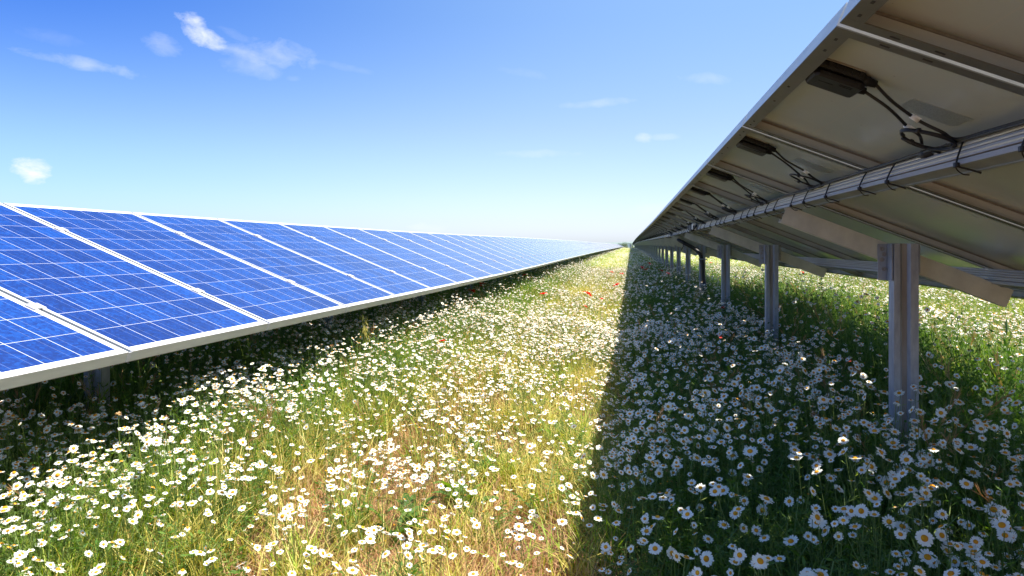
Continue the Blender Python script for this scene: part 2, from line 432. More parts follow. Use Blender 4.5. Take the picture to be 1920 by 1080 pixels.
# ------------------------------------------------------------------ ground and far country
def build_ground():
    xs = np.unique(np.concatenate([np.linspace(-5, 7, 121), np.linspace(-40, 40, 61), np.array([-3000, -1500, -700, -300, -120, -70, 70, 120, 300, 700, 1500, 3000])]))
    ys = np.unique(np.concatenate([np.linspace(-4, 12, 161), np.linspace(12, 60, 97), np.linspace(60, 320, 66), np.array([-300, -60, -20, 400, 550, 800, 1300, 2100, 3200, 4500])]))
    X, Y = np.meshgrid(xs, ys); Z = ground_z(X, Y)
    nx, ny = len(xs), len(ys)
    v = np.stack([X.ravel(), Y.ravel(), Z.ravel()], 1)
    i = np.arange((nx) * (ny)).reshape(ny, nx)
    f = np.stack([i[:-1, :-1].ravel(), i[:-1, 1:].ravel(), i[1:, 1:].ravel(), i[1:, :-1].ravel()], 1)
    me = bpy.data.meshes.new('ground'); me.from_pydata(v.tolist(), [], f.tolist())
    me.materials.append(M['ground']); me.polygons.foreach_set('use_smooth', [True] * len(f))
    o = bpy.data.objects.new('ground', me); COL.objects.link(o)
    tag(o, kind='structure')
    # low ridge on the horizon
    b = MB().mat(M['hill']); n = 80; prof = []
    for k in range(n + 1):
        a = -1.1 + 2.2 * k / n
        h = 18 + 9 * math.sin(a * 6 + 1) + 5 * math.sin(a * 17 + .4) + 2.5 * math.sin(a * 41)
        prof.append((a, h))
    v, f = [], []
    for a, h in prof:
        sx, sy = math.sin(a), math.cos(a)
        for d, z in ((3300, -2), (3700, h * .7), (4200, h), (4900, h * .5), (5600, -2)): v.append((sx * d, sy * d, z))
    for k in range(n):
        for j in range(4): f.append((k * 5 + j, k * 5 + j + 1, k * 5 + j + 6, k * 5 + j + 5))
    b.add(v, f, True); tag(b.build('hills'), kind='structure')
build_ground()

# ------------------------------------------------------------------ the solar panels
TILT = math.atan(.615 / 1.534)
TC, TS = math.cos(TILT), math.sin(TILT)
PW, PL, PD = .99, 1.652, .042
XB_L, ZB_L = -1.775, -.378
XT_R, ZT_R = .345, .399
XB_R, ZB_R = XT_R + PL * TC, ZT_R - PL * TS
PITCH = 1.01

def panel_matrix(right, y0, w=PW):
    """local x along the row, y up the slope, z out of the glass; origin at the near lower corner"""
    zf = zr if right else zl
    z0, z1 = float(zf(y0)), float(zf(y0 + w))
    ex = Vector((0, w, z1 - z0)).normalized()
    u = Vector((-TC, 0, TS)); nrm = ex.cross(u).normalized(); u = nrm.cross(ex)
    o = Vector((XB_R, y0, ZB_R + z0)) if right else Vector((XB_L, y0, ZB_L + z0))
    m = Matrix((ex, u, nrm)).transposed().to_4x4(); m.translation = o
    return m

def frame_mb():
    b = MB().mat(M['alu']); W, L, D, t = PW, PL, PD, .0022
    lip, fl = .011, .030
    # walls
    b.mat(M['alu_side'])
    b.box(0, t, 0, L, -D + t, -t); b.box(W - t, W, 0, L, -D + t, -t)
    b.box(t, W - t, 0, t, -D + t, -t); b.box(t, W - t, L - t, L, -D + t, -t)
    # top lip
    b.mat(M['alu'])
    b.box(0, lip, 0, L, -t, 0); b.box(W - lip, W, 0, L, -t, 0)
    b.box(lip, W - lip, 0, lip, -t, -.0002); b.box(lip, W - lip, L - lip, L, -t, -.0002)
    # bottom flange
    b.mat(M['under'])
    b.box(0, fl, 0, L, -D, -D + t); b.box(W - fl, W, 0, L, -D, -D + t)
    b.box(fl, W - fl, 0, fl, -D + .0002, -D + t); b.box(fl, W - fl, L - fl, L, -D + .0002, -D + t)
    # drain and mounting slots in the flange
    b.mat(M['slot'])
    for y in (.16, .34, .62, 1.03, 1.31, 1.49, 1.56):
        for x0 in (.011, W - .017): b.box(x0, x0 + .006, y, y + .016, -D - .0004, -D)
    for x in (.05, .12, .42, .58, .87, .93):
        for y0 in (.012, L - .018): b.box(x, x + .012, y0, y0 + .005, -D - .0002, -D + .0002)
    return b
def cells_obj():
    t = .0022
    me = bpy.data.meshes.new('cell_face')
    x0, x1, y0, y1, z1, z0 = t, PW - t, t, PL - t, -.0026, -.0058
    b = MB().mat(M['cells']); b.box(x0, x1, y0, y1, z0, z1)
    me = b.mesh('cell_face'); uvl = me.uv_layers.new(name='UVMap')
    for lp in me.loops:
        co = me.vertices[lp.vertex_index].co; uvl.data[lp.index].uv = (co.x, co.y)
    return me
def back_mb():
    t = .0022
    b = MB().mat(M['back']); b.box(t + .0005, PW - t - .0005, t + .0005, PL - t - .0005, -.0075, -.0059)
    return b
def yellow_seam_mb():
    """bead of aged sealant where the backsheet meets the frame"""
    b = MB().mat(M['sealant']); t = .0022
    b.box(t, t + .004, .01, PL - .01, -.012, -.0078)
    return b

JX = .325            # junction box centre along the panel
def junction_mb():
    b = MB().mat(M['black'])
    b.bevel_box(JX - .054, JX + .054, 1.520, 1.640, -.024, -.0078, .010)
    for k in range(7):
        y = 1.532 + k * .0155
        b.box(JX + .054, JX + .057, y, y + .005, -.022, -.010); b.box(JX - .057, JX - .054, y, y + .005, -.022, -.010)
    b.bevel_box(JX - .060, JX - .038, 1.628, 1.645, -.022, -.0079, .004)
    b.bevel_box(JX + .038, JX + .060, 1.628, 1.645, -.022, -.0079, .004)
    for dx in (-.034, .034):
        b.tube([(JX + dx, 1.524, -.018), (JX + dx, 1.512, -.018), (JX + dx, 1.5115, -.018), (JX + dx, 1.497, -.018)], .01, 8, radii=[.0105, .0105, .009, .0075])
    b.mat(M['sealant'])
    b.tube(spline([(JX - .057, 1.53, -.0085), (JX - .058, 1.60, -.0085), (JX - .045, 1.644, -.0085)], 4), .0025, 6)
    b.tube(spline([(JX + .058, 1.53, -.0085), (JX + .059, 1.60, -.0085), (JX + .045, 1.646, -.0085)], 4), .0025, 6)
    return b
def lid_mb():
    b = MB().mat(M['black'])
    b.bevel_box(JX - .046, JX + .046, 1.516, 1.618, -.040, -.0241, .010)
    b.box(JX - .03, JX - .026, 1.535, 1.56, -.0412, -.0400); b.box(JX - .022, JX - .018, 1.535, 1.56, -.0412, -.0400)
    b.box(JX - .012, JX + .022, 1.57, 1.60, -.0409, -.0400)
    return b
def jit(a, r): return a + random.uniform(-r, r)
def cable_mbs(v):
    """two leads from the box, a hanging coil above the rail, connector and white tape tags"""
    rr = random.Random(100 + v); q = lambda a, r: a + rr.uniform(-r, r) * 1.5
    a = MB().mat(M['cable']); c = MB().mat(M['cable']); t = MB().mat(M['tag']); k = MB().mat(M['black'])
    x0, x1 = JX - .034, JX + .034
    cx, cy = q(.372, .010), q(1.344, .005)
    # leads
    l1 = spline([(x0, 1.50, -.018), (q(x0 + .012, .01), 1.45, -.034), (q(x0 + .025, .012), 1.385, -.046), (q(cx - .055, .01), 1.34, -.055), (cx - .05, 1.305, -.056), (q(.20, .02), 1.297, -.054), (q(.05, .02), 1.296, -.056)], 6)
    l2 = spline([(x1, 1.50, -.018), (q(x1 + .014, .01), 1.44, -.034), (q(x1 + .045, .012), 1.38, -.048), (cx + .02, 1.352, -.055), (cx + .085, 1.318, -.060)], 6)
    a.tube(l1, .0034, 7); a2 = MB().mat(M['cable']); a2.tube(l2, .0034, 7)
    for ln in (l1, l2):
        i = 11 + (v * 3 + (ln is l2)) % 5; p, d = ln[i], (ln[i + 1] - ln[i]).normalized()
        t.tube([p - d * .009, p + d * .009], .0058, 8)
        s = d.cross(Vector((0, 0, 1))).normalized()
        t.add([p - d * .008 + s * .004, p + d * .008 + s * .004, p + d * .007 + s * .018, p - d * .006 + s * .016], [(0, 1, 2, 3)])
    # coil
    pts = []
    turns = (2, 2, 2, 3, 1, 2)[v]; cs = (1.0, .92, 1.1, .85, 1.05, .95)[v]; rot = (0, .25, -.2, .4, -.35, .1)[v]
    for j in range(turns * 20 + 1):
        ang = 2 * math.pi * j / 20 + .6
        w = 1 + .03 * math.sin(j * .9 + v)
        ex, ey = .062 * w * cs * math.cos(ang), .053 * w * cs * math.sin(ang)
        pts.append((cx + ex * math.cos(rot) - ey * math.sin(rot), cy + ex * math.sin(rot) + ey * math.cos(rot), -.060 - .0030 * (j / 20) + .0015 * math.sin(ang * 2)))
    pts += [(cx + .055, cy - .045, -.066), (cx + .08, cy - .052, -.060), (cx + .11, cy - .052, -.058)]
    c.tube(spline(pts, 2), .0030, 7)
    for ang in (.2, 2.4, 4.2):
        px, py = cx + .062 * cs * math.cos(ang), cy + .053 * cs * math.sin(ang)
        tx, ty = -.062 * math.sin(ang), .053 * math.cos(ang); l = math.hypot(tx, ty); tx /= l; ty /= l
        c.tube([(px - tx * .003, py - ty * .003, -.063), (px + tx * .003, py + ty * .003, -.063)], .0060, 8)
        c.box(px - .0012, px + .0012, py + .004, py + .016, -.066, -.065)
    # connector plug
    k.tube([(cx + .10, cy - .052, -.058), (cx + .125, cy - .051, -.058), (cx + .126, cy - .051, -.058), (cx + .15, cy - .050, -.057), (cx + .151, cy - .050, -.057), (cx + .175, cy - .049, -.056)], .008, 8, radii=[.006, .0085, .0105, .0105, .0085, .006])
    k.tube(spline([(cx + .175, cy - .049, -.056), (cx + .22, cy - .049, -.056), (cx + .30, cy - .049, -.056), (cx + .42, cy - .049, -.056), (.985, cy - .049, -.056)], 5), .0034, 7)
    return a, a2, c, t, k
def clamp_mb():
    b = MB().mat(M['alu'])
    b.box(-.030, .030, -.022, .022, .0006, .0036)
    b.box(-.0075, .0075, -.020, .020, -.040, .0006)
    b.cyl((0, 0, .0036), (0, 0, 1), .0065, .0025, 8); b.mat(M['bolt']); b.cyl((0, 0, .0061), (0, 0, 1), .0032, .0004, 6)
    return b
def sticker_mb():
    b = MB().mat(M['sticker']); b.box(.335, .425, 1.290, 1.412, -.0081, -.0075)
    return b
def spacer_mb():
    b = MB().mat(M['gap']); b.box(-.0185, -.0015, -.001, .002, -PD + .002, -.002)
    return b

meshes = dict(frame=frame_mb().mesh('frame'), cell=cells_obj(), back=back_mb().mesh('backsheet'), seam=yellow_seam_mb().mesh('sealant_bead'),
              box=junction_mb().mesh('junction_box'), lid=lid_mb().mesh('lid'), clamp=clamp_mb().mesh('clamp'), sticker=sticker_mb().mesh('data_label'), spacer=spacer_mb().mesh('spacer'))
cabs = [[b.mesh(n) for b, n in zip(cable_mbs(v), ('cable', 'cable', 'cable_coil', 'tape_tag', 'connector'))] for v in range(6)]

def child(name, me, parent, loc=None):
    o = bpy.data.objects.new(name, me); COL.objects.link(o); o.parent = parent
    if loc: o.location = loc
    return o
def make_panel(right, v=0, detail=2):
    r = empty('solar_panel')
    child('frame', meshes['frame'], r); child('cell_face', meshes['cell'], r)
    if detail >= 1:
        child('backsheet', meshes['back'], r)
        for y in (.255 * PL, .766 * PL): child('clamp', meshes['clamp'], r, (-.010, y, 0))
        child('spacer', meshes['spacer'], r)
    if right and detail >= 1:
        j = child('junction_box', meshes['box'], r)
        child('lid', meshes['lid'], j); child('cable', cabs[v][0], j); child('cable', cabs[v][1], j)
        child('cable_coil', cabs[v][2], r)
        if detail >= 2:
            child('tape_tag', cabs[v][3], r)
            child('data_label', meshes['sticker'], r); child('sealant_bead', meshes['seam'], r); child('sealant_bead', meshes['seam'], r, (PW - .0084, 0, 0))
        child('connector', cabs[v][4], r)
    elif right:
        j = child('junction_box', meshes['box'], r)
    return r

GL = 'blue solar panels clamped side by side in the left row'
GR = 'solar panels seen from beneath in the right row'
ordinal = ['first', 'second', 'third', 'fourth', 'fifth', 'sixth', 'seventh', 'eighth', 'ninth', 'tenth', 'eleventh', 'twelfth', 'thirteenth', 'fourteenth', 'fifteenth', 'sixteenth', 'seventeenth', 'eighteenth', 'nineteenth']
for _t, _o in (('twenty', 'twentieth'), ('thirty', 'thirtieth'), ('forty', 'fortieth'), ('fifty', 'fiftieth')):
    ordinal.append(_o); ordinal += ['%s %s' % (_t, w) for w in ordinal[:9]]
def left_label(k):
    if k == 0: return 'blue solar panel at the left frame edge, lowest and nearest of its row'
    if k == 1: return 'blue solar panel cut off by the left edge, corner above a dark post'
    if k <= 46: return '%s whole blue solar panel from the left in the white framed left row' % ordinal[k - 2]
    if k <= 60: return 'pale blue solar panel far along the left row, narrow sliver between white frame lines'
    return 'tiny whitish solar panel near the vanishing end of the left row'
def right_label(k):
    if k == 0: return 'underside of the nearest solar panel, cut by the top right corner of the frame'
    if k <= 36: return 'underside of the %s solar panel from the right with its black junction box' % ordinal[k]
    if k <= 60: return 'dark solar panel underside far along the right row with tiny junction box and black coil'
    return 'tiny dark solar panel underside near the vanishing end of the right row'

def build_rows():
    NIND = 150
    protoL = {d: None for d in (0, 1)}
    for k in range(NIND):
        y = 2.334 - 2 * PITCH + PITCH * k + .01
        d = 1 if k < 60 else 0
        if protoL[d] is None: protoL[d] = make_panel(False, 0, d); reg(protoL[d]); o = protoL[d]
        else: o = copy_tree(protoL[d])
        o.matrix_world = panel_matrix(False, y)
        tag(o, left_label(k), 'solar panel', GL)
    protoR = {}
    for k in range(NIND):
        y = 1.23 - PITCH + PITCH * k + .01
        d = 2 if k < 16 else (1 if k < 60 else 0)
        v = (k * 5 + k // 3) % 6
        if (d, v) not in protoR: protoR[(d, v)] = make_panel(True, v, d); reg(protoR[(d, v)]); o = protoR[(d, v)]
        else: o = copy_tree(protoR[(d, v)])
        o.matrix_world = panel_matrix(True, y)
        tag(o, right_label(k), 'solar panel', GR)
    # the farthest fifty of each row, a pixel or less wide each
    for right in (False, True):
        b = MB()
        for k in range(NIND, NIND + 50):
            y = (1.23 - PITCH if right else 2.334 - 2 * PITCH) + PITCH * k + .01
            m = panel_matrix(right, y)
            def tb(mat, x0, x1, y0, y1, z0, z1):
                b.mat(mat); n = len(b.v); b.box(x0, x1, y0, y1, z0, z1)
                for i in range(n, len(b.v)): b.v[i] = tuple(m @ Vector(b.v[i]))
            tb(M['alu'], 0, .03, 0, PL, -PD, 0); tb(M['alu'], PW - .03, PW, 0, PL, -PD, 0)
            tb(M['alu'], .03, PW - .03, 0, .03, -PD, 0); tb(M['alu'], .03, PW - .03, PL - .03, PL, -PD, 0)
            tb(M['cells'], .03, PW - .03, .03, PL - .03, -.006, -.002); tb(M['back'], .03, PW - .03, .03, PL - .03, -.009, -.0062)
        me = b.mesh('solar_panels'); uvl = me.uv_layers.new(name='UVMap')
        for lp in me.loops:
            uvl.data[lp.index].uv = ((lp.vertex_index % 8 & 1) * .93 + .03, (lp.vertex_index % 8 >> 1 & 1) * 1.59 + .03)
        o = bpy.data.objects.new('solar_panels', me); COL.objects.link(o)
        tag(o, ('dark' if right else 'pale') + ' solar panels massed at the far end of the ' + ('right' if right else 'left') + ' row', 'solar panels', kind='stuff')
build_rows()

# ------------------------------------------------------------------ rails and frames
def rail_profile(upper):
    """closed outline in (across slope, out of plane): near side carries ridges"""
    w, h = (.040, .062)
    pts = [(0, 0)]
    for f0, f1, dep in ((0, .17, .0022), (.17, .33, .0022), (.33, .50, .0022), (.50, .68, .0022), (.74, .80, -.006)):   # ridges, then the slot
        z0, z1 = -h * f0, -h * f1
        pts += [(.0, z0 - .0012), (-dep, z0 - .0032), (-dep, z1 + .0032), (0, z1 + .0012)] if dep > 0 else [(0, z0), (-dep, z0), (-dep, z1), (0, z1)]
    pts += [(0, -h), (.006, -h), (.006, -h + .003), (w - .006, -h + .003), (w - .006, -h), (w, -h), (w, 0)]
    return pts
def build_rail(right, frac, y0, y1):
    """frac is measured up the slope; uphill face at that line"""
    prof = rail_profile(True); b = MB().mat(M['rail'])
    ys = np.concatenate([np.arange(y0, 20, 1.0), np.arange(20, y1, 3.0), [y1]])
    v, f = [], []; n = len(prof); zf = zr if right else zl
    XB, ZB = (XB_R, ZB_R) if right else (XB_L, ZB_L)
    s = frac * PL + .02
    for y in ys:
        for a, h in prof:
            d = s - a      # distance up slope
            q = -PD - .0008 + h
            v.append((XB - d * TC + q * TS, y, ZB + d * TS + q * TC + float(zf(y))))
    for i in range(len(ys) - 1):
        for k in range(n):
            a, c = i * n + k, i * n + (k + 1) % n
            f.append((a, a + n, c + n, c))
    f.append(tuple(range(n))); f.append(tuple(range((len(ys) - 1) * n + n - 1, (len(ys) - 1) * n - 1, -1)))
    b.add(v, f)
    for m_ in ('groove', 'rail_under'): b.mat(M[m_])
    for i in range(len(ys) - 1):
        for k in range(n):
            if k in (4, 8, 12, 17, 18, 19): b.m[i * n + k] = 1
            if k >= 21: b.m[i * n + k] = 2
    return b.build('support_rail')
def rail_point(right, frac, a, h, y):
    XB, ZB = (XB_R, ZB_R) if right else (XB_L, ZB_L)
    d = frac * PL + .02 - a; q = -PD - .0008 + h; zf = zr if right else zl
    return Vector((XB - d * TC + q * TS, y, ZB + d * TS + q * TC + float(zf(y))))

for right in (False, True):
    for frac in (.255, .766):
        o = build_rail(right, frac, -1.5, 201)
        side = 'right' if right else 'left'
        pos = 'upper' if frac > .5 else 'lower'
        extra = ', wrapped with black cable ties' if (right and frac > .5) else (', behind the posts' if right else ', hidden in shade under the blue panels')
        tag(o, '%s grooved silver aluminium rail under the %s row%s' % (pos, side, extra), 'rail', 'long rails carrying the panels')
        if right and frac > .5: UR = o

def tie_mb(v):
    rr = random.Random(v); b = MB().mat(M['cable'])
    lean = rr.uniform(-.02, .02)
    def P(a, h, y): 
        p = rail_point(True, .766, a, h, 0) - rail_point(True, .766, 0, 0, 0) 
        return (p.x, y, p.z)
    b.tube(spline([P(-.004, -.004, lean), P(-.0065, -.03, lean * .4), P(-.006, -.058, 0), P(.0, -.066, -.002), P(.02, -.065, -.006), P(.041, -.065, -.01)], 4), .0022, 6)
    b.tube(spline([P(-.004, -.004, lean), P(.002, -.001, lean), P(.01, -.0005, lean)], 3), .0024, 6)
    p = P(-.004, -.064, 0); b.bevel_box(p[0] - .005, p[0] + .005, -.006, .006, p[2] - .005, p[2] + .005, .0025)
    # loose tail
    b.tube(spline([P(-.004, -.066, 0), P(.004, -.070, rr.uniform(.004, .01)), P(.018, -.074, rr.uniform(.01, .02)), P(.030, -.071, rr.uniform(.01, .035))], 4), .0014, 5)
    return b
ties = [tie_mb(v).mesh('cable_tie') for v in range(5)]
y = 1.02
for k in range(90):
    o = child('cable_tie', ties[k % 5], UR, tuple(rail_point(True, .766, 0, 0, y)))
    y += random.uniform(.20, .50) if y < 12 else random.uniform(.6, .9)
# bundle of black cables lying in the angle above the rail
b = MB().mat(M['cable'])
for j in range(2):
    pts = []
    for y in np.concatenate([np.arange(.2, 25, .18), np.arange(25, 200, 2.5)]):
        wob = .004 * math.sin(y * (3.1 + j)) + .003 * math.sin(y * 7.7 + j * 2)
        pts.append(rail_point(True, .766, -.009 - .006 * (j == 1) + wob * .6, -.010 - .0085 * j + wob, y))
    b.tube(pts, .003, 6)
tag(b.build('cable_bundle'), 'bundle of thin black cables running along the upper silver rail of the right row', 'cable')

# posts, rafters, brackets
def post_mb():
    """open sigma section seen from its hollow side"""
    t = .004; W = .092; D = .062
    out = [(-W / 2, 0), (-W / 2 + .022, 0), (-W / 2 + .033, .011), (W / 2 - .040, .011), (W / 2 - .030, 0), (W / 2, 0), (W / 2, D), (W / 2 - .018, D),
           (W / 2 - .018, D - t), (W / 2 - t, D - t), (W / 2 - t, t), (W / 2 - .032, t), (W / 2 - .042, .011 + t), (-W / 2 + .035, .011 + t), (-W / 2 + .024, t), (-W / 2 + t, t),
           (-W / 2 + t, D - t), (-W / 2 + .018, D - t), (-W / 2 + .018, D), (-W / 2, D)]
    n = len(out); b = MB().mat(M['steel'])
    zs = [-1.45, 0.0]
    v = [(x, y, z) for z in zs for x, y in out]
    f = [(k, (k + 1) % n, (k + 1) % n + n, k + n) for k in range(n)]
    b.add(v, f)
    b.mat(M['brown_steel']); b.m[2] = b.mats.index(M['brown_steel'])     # the hollow web is browner
    b.mat(M['steel'])
    # top cap: triangles of the section as strips
    for a, c, d, e in ((0, 1, 14, 15), (1, 2, 13, 14), (2, 3, 12, 13), (3, 4, 11, 12), (4, 5, 10, 11), (5, 6, 9, 10), (6, 7, 8, 9), (0, 15, 16, 19), (16, 17, 18, 19)):
        b.f.append((n + a, n + c, n + d, n + e)); b.m.append(0); b.smooth.append(False)
    return b
def rafter_mb():
    """C channel parallel to the panels, local origin at post centre line, x across"""
    b = MB().mat(M['rafter']); h = .074; w = .045; t = .003
    s0, s1 = -.475, .455     # distances along slope, uphill negative
    def Pt(s, q, y): return (s * TC + q * TS, y, -s * TS + q * TC)
    def bx(sa, sb, qa, qb, ya, yb):
        v = [Pt(s, q, y) for q in (qa, qb) for y in (ya, yb) for s in (sa, sb)]
        b.add(v, [(0, 2, 3, 1), (4, 5, 7, 6), (0, 1, 5, 4), (2, 6, 7, 3), (0, 4, 6, 2), (1, 3, 7, 5)])
    bx(s0, s1, -h + t, -t, 0, t)
    bx(s0, s1, -t, 0, 0, w); bx(s0, s1, -h, -h + t, 0, w)
    bx(s0, s1, -.014, -t, w - t, w); bx(s0, s1, -h + t, -h + .014, w - t, w)
    return b
def plate_mb(side):
    b = MB().mat(M['steel'])
    x0 = -.056 if side < 0 else .056
    if side < 0: b.box(-.088, -.0495, .060, .064, -.150, -.002); b.box(-.0533, -.0493, .004, .0598, -.150, -.002)
    else: b.box(.0495, .074, .060, .064, -.120, -.002); b.box(.0493, .0533, .004, .0598, -.120, -.002)
    return b
def bolt_mesh():
    b = MB().mat(M['bolt']); b.cyl((0, 0, 0), (0, -1, 0), .0095, .002, 12); b.cyl((0, -.002, 0), (0, -1, 0), .0075, .006, 6); b.cyl((0, -.008, 0), (0, -1, 0), .004, .006, 8)
    return b.mesh('bolt')
post_me = post_mb().mesh('post'); rafter_me = rafter_mb().mesh('rafter'); pl_l = plate_mb(-1).mesh('bracket'); pl_r = plate_mb(1).mesh('bracket'); bolt_me = bolt_mesh()
def make_support(detail):
    r = empty('support_post')
    child('column', post_me, r)
    rf = child('rafter', rafter_me, r, (0, .066, -.018))
    if detail:
        p = child('bracket', pl_l, r)
        for z, x in ((-.022, -.072), (-.044, -.064), (-.066, -.072), (-.104, -.064)): child('bolt', bolt_me, p, (x, .060, z))
        p = child('bracket', pl_r, r)
        for z in (-.034, -.072, -.092, -.112): child('bolt', bolt_me, p, (.064, .060, z))
    return r
def sup_label(right, k):
    if right:
        return ['grey galvanised steel post nearest the camera under the right row, bolted to a sloping rafter',
                'second steel post from the right in the shaded daisies under the right row',
                'third steel post from the right under the right row',
                'fourth steel post from the right, with a thick black cable strapped down its face'][k] if k < 4 else (
            '%s steel post from the right in the shadow under the right row' % ordinal[k] if k < 22 else 'thin grey steel post among those crowding the far end under the right row')
    return ['dark steel post in shade below the corner of the nearest whole blue panel',
            'second dark steel post from the left under the left row, behind tall grass stems',
            'third dark steel post from the left under the left row',
            'fourth dark steel post from the left, behind red poppies',
            'fifth dark steel post from the left under the left row'][k] if k < 5 else 'thin dark post in the black gap under the far left row'
protoS = {}
for right in (True, False):
    xp = (XT_R + XB_R) / 2 - .022 if right else XB_L - PL * TC / 2 - .022
    for k in range(-1, 72):
        yy = 3.10 + 2.76 * k
        d = 1 if 0 <= k < 14 else 0
        if d not in protoS: protoS[d] = make_support(d); reg(protoS[d]); o = protoS[d]
        else: o = copy_tree(protoS[d])
        zt = .012 + float(zr(yy)) if right else (.012 - (ZB_R - ZB_L) + float(zl(yy)))
        o.location = (xp, yy, zt)
        if k < 0: lab = 'steel post behind the camera under the %s row, outside the picture' % ('right' if right else 'left')
        else: lab = sup_label(right, k)
        tag(o, lab, 'post', 'steel posts under the %s row' % ('right' if right else 'left'))

# thick black cable leaving the rail and running down the fourth post
def conduit():
    xp = (XT_R + XB_R) / 2; yp = 3.10 + 2.76 * 3
    b = MB().mat(M['cable'])
    pts = spline([(.64, 11.9, .20), (.655, 11.65, .17), (.70, 11.5, .125), (.82, 11.40, .05), (.96, 11.38, -.03), (1.05, 11.34, -.12), (1.085, 11.33, -.26), (1.10, 11.335, -.45), (1.14, 11.33, -.75), (1.16, 11.33, -1.1)], 8)
    b.tube(pts, .029, 10)
    o = b.build('thick_cable')
    tag(o, 'thick black cable curving from the upper rail down the fourth post from the right', 'cable')
    c = MB().mat(M['steel']); c.box(1.025, 1.155, 11.292, 11.298, -.205, -.185); c.build('strap', o)
    t = MB().mat(M['cable']); t.tube([(.80, 11.37, .10), (.80, 11.365, .0), (.775, 11.36, -.06)], .006, 6); t.build('cable_tie', o)
conduit()
def rail_junction():
    b = MB().mat(M['tag']); p = rail_point(True, .766, -.02, -.03, 7.55)
    r = empty('connector_box', p)
    b.bevel_box(-.02, .012, -.10, .06, -.03, .03, .006); b.build('label_sleeve', r)
    k = MB().mat(M['black']); k.bevel_box(-.028, .018, .062, .30, -.045, .035, .01)
    k.tube(spline([(-.01, .3, 0), (-.02, .38, -.02), (-.005, .5, .01), (0, .7, .02)], 6), .012, 8)
    k.tube(spline([(-.01, -.10, 0), (-.02, -.2, -.03), (-.005, -.32, 0)], 6), .010, 8)
    k.build('box', r)
    tag(r, 'black connector box with white label tied to the upper rail above the fourth post', 'connector')
rail_junction()

# ------------------------------------------------------------------ plants: templates
def blade(b, base, az, h, w, bend, segs=4, twist=0.0):
    """one grass blade: a tapering strip curving outwards"""
    dx, dy = math.cos(az), math.sin(az); px, py = -dy, dx
    v, f = [], []
    for k in range(segs + 1):
        t = k / segs
        r = bend * t * t; z = h * (t - .25 * bend / max(h, .01) * t * t * t)
        ww = w * (1 - t ** 1.6) * .5 + .0002
        v.append((base[0] + dx * r - px * ww, base[1] + dy * r - py * ww, z)); v.append((base[0] + dx * r + px * ww, base[1] + dy * r + py * ww, z))
    for k in range(segs): f.append((2 * k, 2 * k + 1, 2 * k + 3, 2 * k + 2))
    b.add(v, f)
def leaflet(b, p, d, l, w):
    d = Vector(d).normalized(); s = d.cross(Vector((random.gauss(0, 1), random.gauss(0, 1), random.gauss(0, 1)))).normalized() * w * .5; p = Vector(p)
    b.add([p - s * .5, p + d * l * .5 - s, p + d * l, p + d * l * .5 + s], [(0, 1, 2, 3)])

def tpl_grass(seed, n=26, h=.30, rad=.07, wide=1.0, mat='grass'):
    random.seed(seed); b = MB().mat(M[mat])
    for k in range(n):
        a, r = random.uniform(0, 6.28), rad * math.sqrt(random.random())
        hh = h * random.uniform(.45, 1.05)
        blade(b, (r * math.cos(a), r * math.sin(a)), random.uniform(0, 6.28), hh, random.uniform(.0026, .0062) * wide, random.uniform(.08, .85) * hh)
    return b
def tpl_feather(seed, h=.28, n=9, mat='feather'):
    random.seed(seed); b = MB()
    for k in range(n):
        a = random.uniform(0, 6.28); lean = random.uniform(.05, .5); hh = h * random.uniform(.5, 1.0)
        bx, by = random.uniform(-.05, .05), random.uniform(-.05, .05)
        pts = []
        for j in range(5):
            t = j / 4; pts.append(Vector((bx + math.cos(a) * lean * hh * t * t, by + math.sin(a) * lean * hh * t * t, hh * t)))
        b.mat(M['stem']); 
        s = Vector((-math.sin(a), math.cos(a), 0)) * .0011
        b.add([p + s * q for p in pts for q in (-1, 1)], [(2 * j, 2 * j + 1, 2 * j + 3, 2 * j + 2) for j in range(4)])
        b.mat(M[mat])
        for j in range(13):
            t = .15 + .85 * j / 12; i = min(3, int(t * 4)); p = pts[i].lerp(pts[i + 1], t * 4 - i)
            aa = random.uniform(0, 6.28); d = Vector((math.cos(aa), math.sin(aa), random.uniform(.1, .9)))
            ll = random.uniform(.018, .04); leaflet(b, p, d, ll, .0028)
            for q in (.35, .6, .85):
                e = d.normalized() + Vector((random.uniform(-1, 1), random.uniform(-1, 1), random.uniform(-.3, .8))) * .9
                leaflet(b, p + d.normalized() * ll * q, e, ll * .5, .0022)
    return b
def tpl_herb(seed, h=.28, n=6, mat='weed'):
    """leafy branching stems with small broad leaflets and a few pods"""
    random.seed(seed); b = MB()
    for k in range(n):
        a = random.uniform(0, 6.28); lean = random.uniform(.1, .8); hh = h * random.uniform(.5, 1.05); bx, by = random.uniform(-.06, .06), random.uniform(-.06, .06)
        pts = [Vector((bx + math.cos(a) * lean * hh * t * t, by + math.sin(a) * lean * hh * t * t, hh * (t - .12 * lean * t * t))) for t in (0, .25, .5, .75, 1)]
        s = Vector((-math.sin(a), math.cos(a), 0)) * .0013
        b.mat(M['stem']); b.add([p + s * q for p in pts for q in (-1, 1)], [(2 * j, 2 * j + 1, 2 * j + 3, 2 * j + 2) for j in range(4)])
        b.mat(M[mat])
        for j in range(15):
            t = .1 + .9 * j / 14; i = min(3, int(t * 4)); p = pts[i].lerp(pts[i + 1], t * 4 - i)
            for sgn in (-1, 1):
                aa = a + sgn * random.uniform(.8, 1.9); d = Vector((math.cos(aa), math.sin(aa), random.uniform(-.2, .7)))
                leaflet(b, p, d, random.uniform(.012, .026), random.uniform(.004, .007))
        if random.random() < .5:
            leaflet(b, pts[3], (math.cos(a + 1), math.sin(a + 1), .5), .045, .006)
    return b
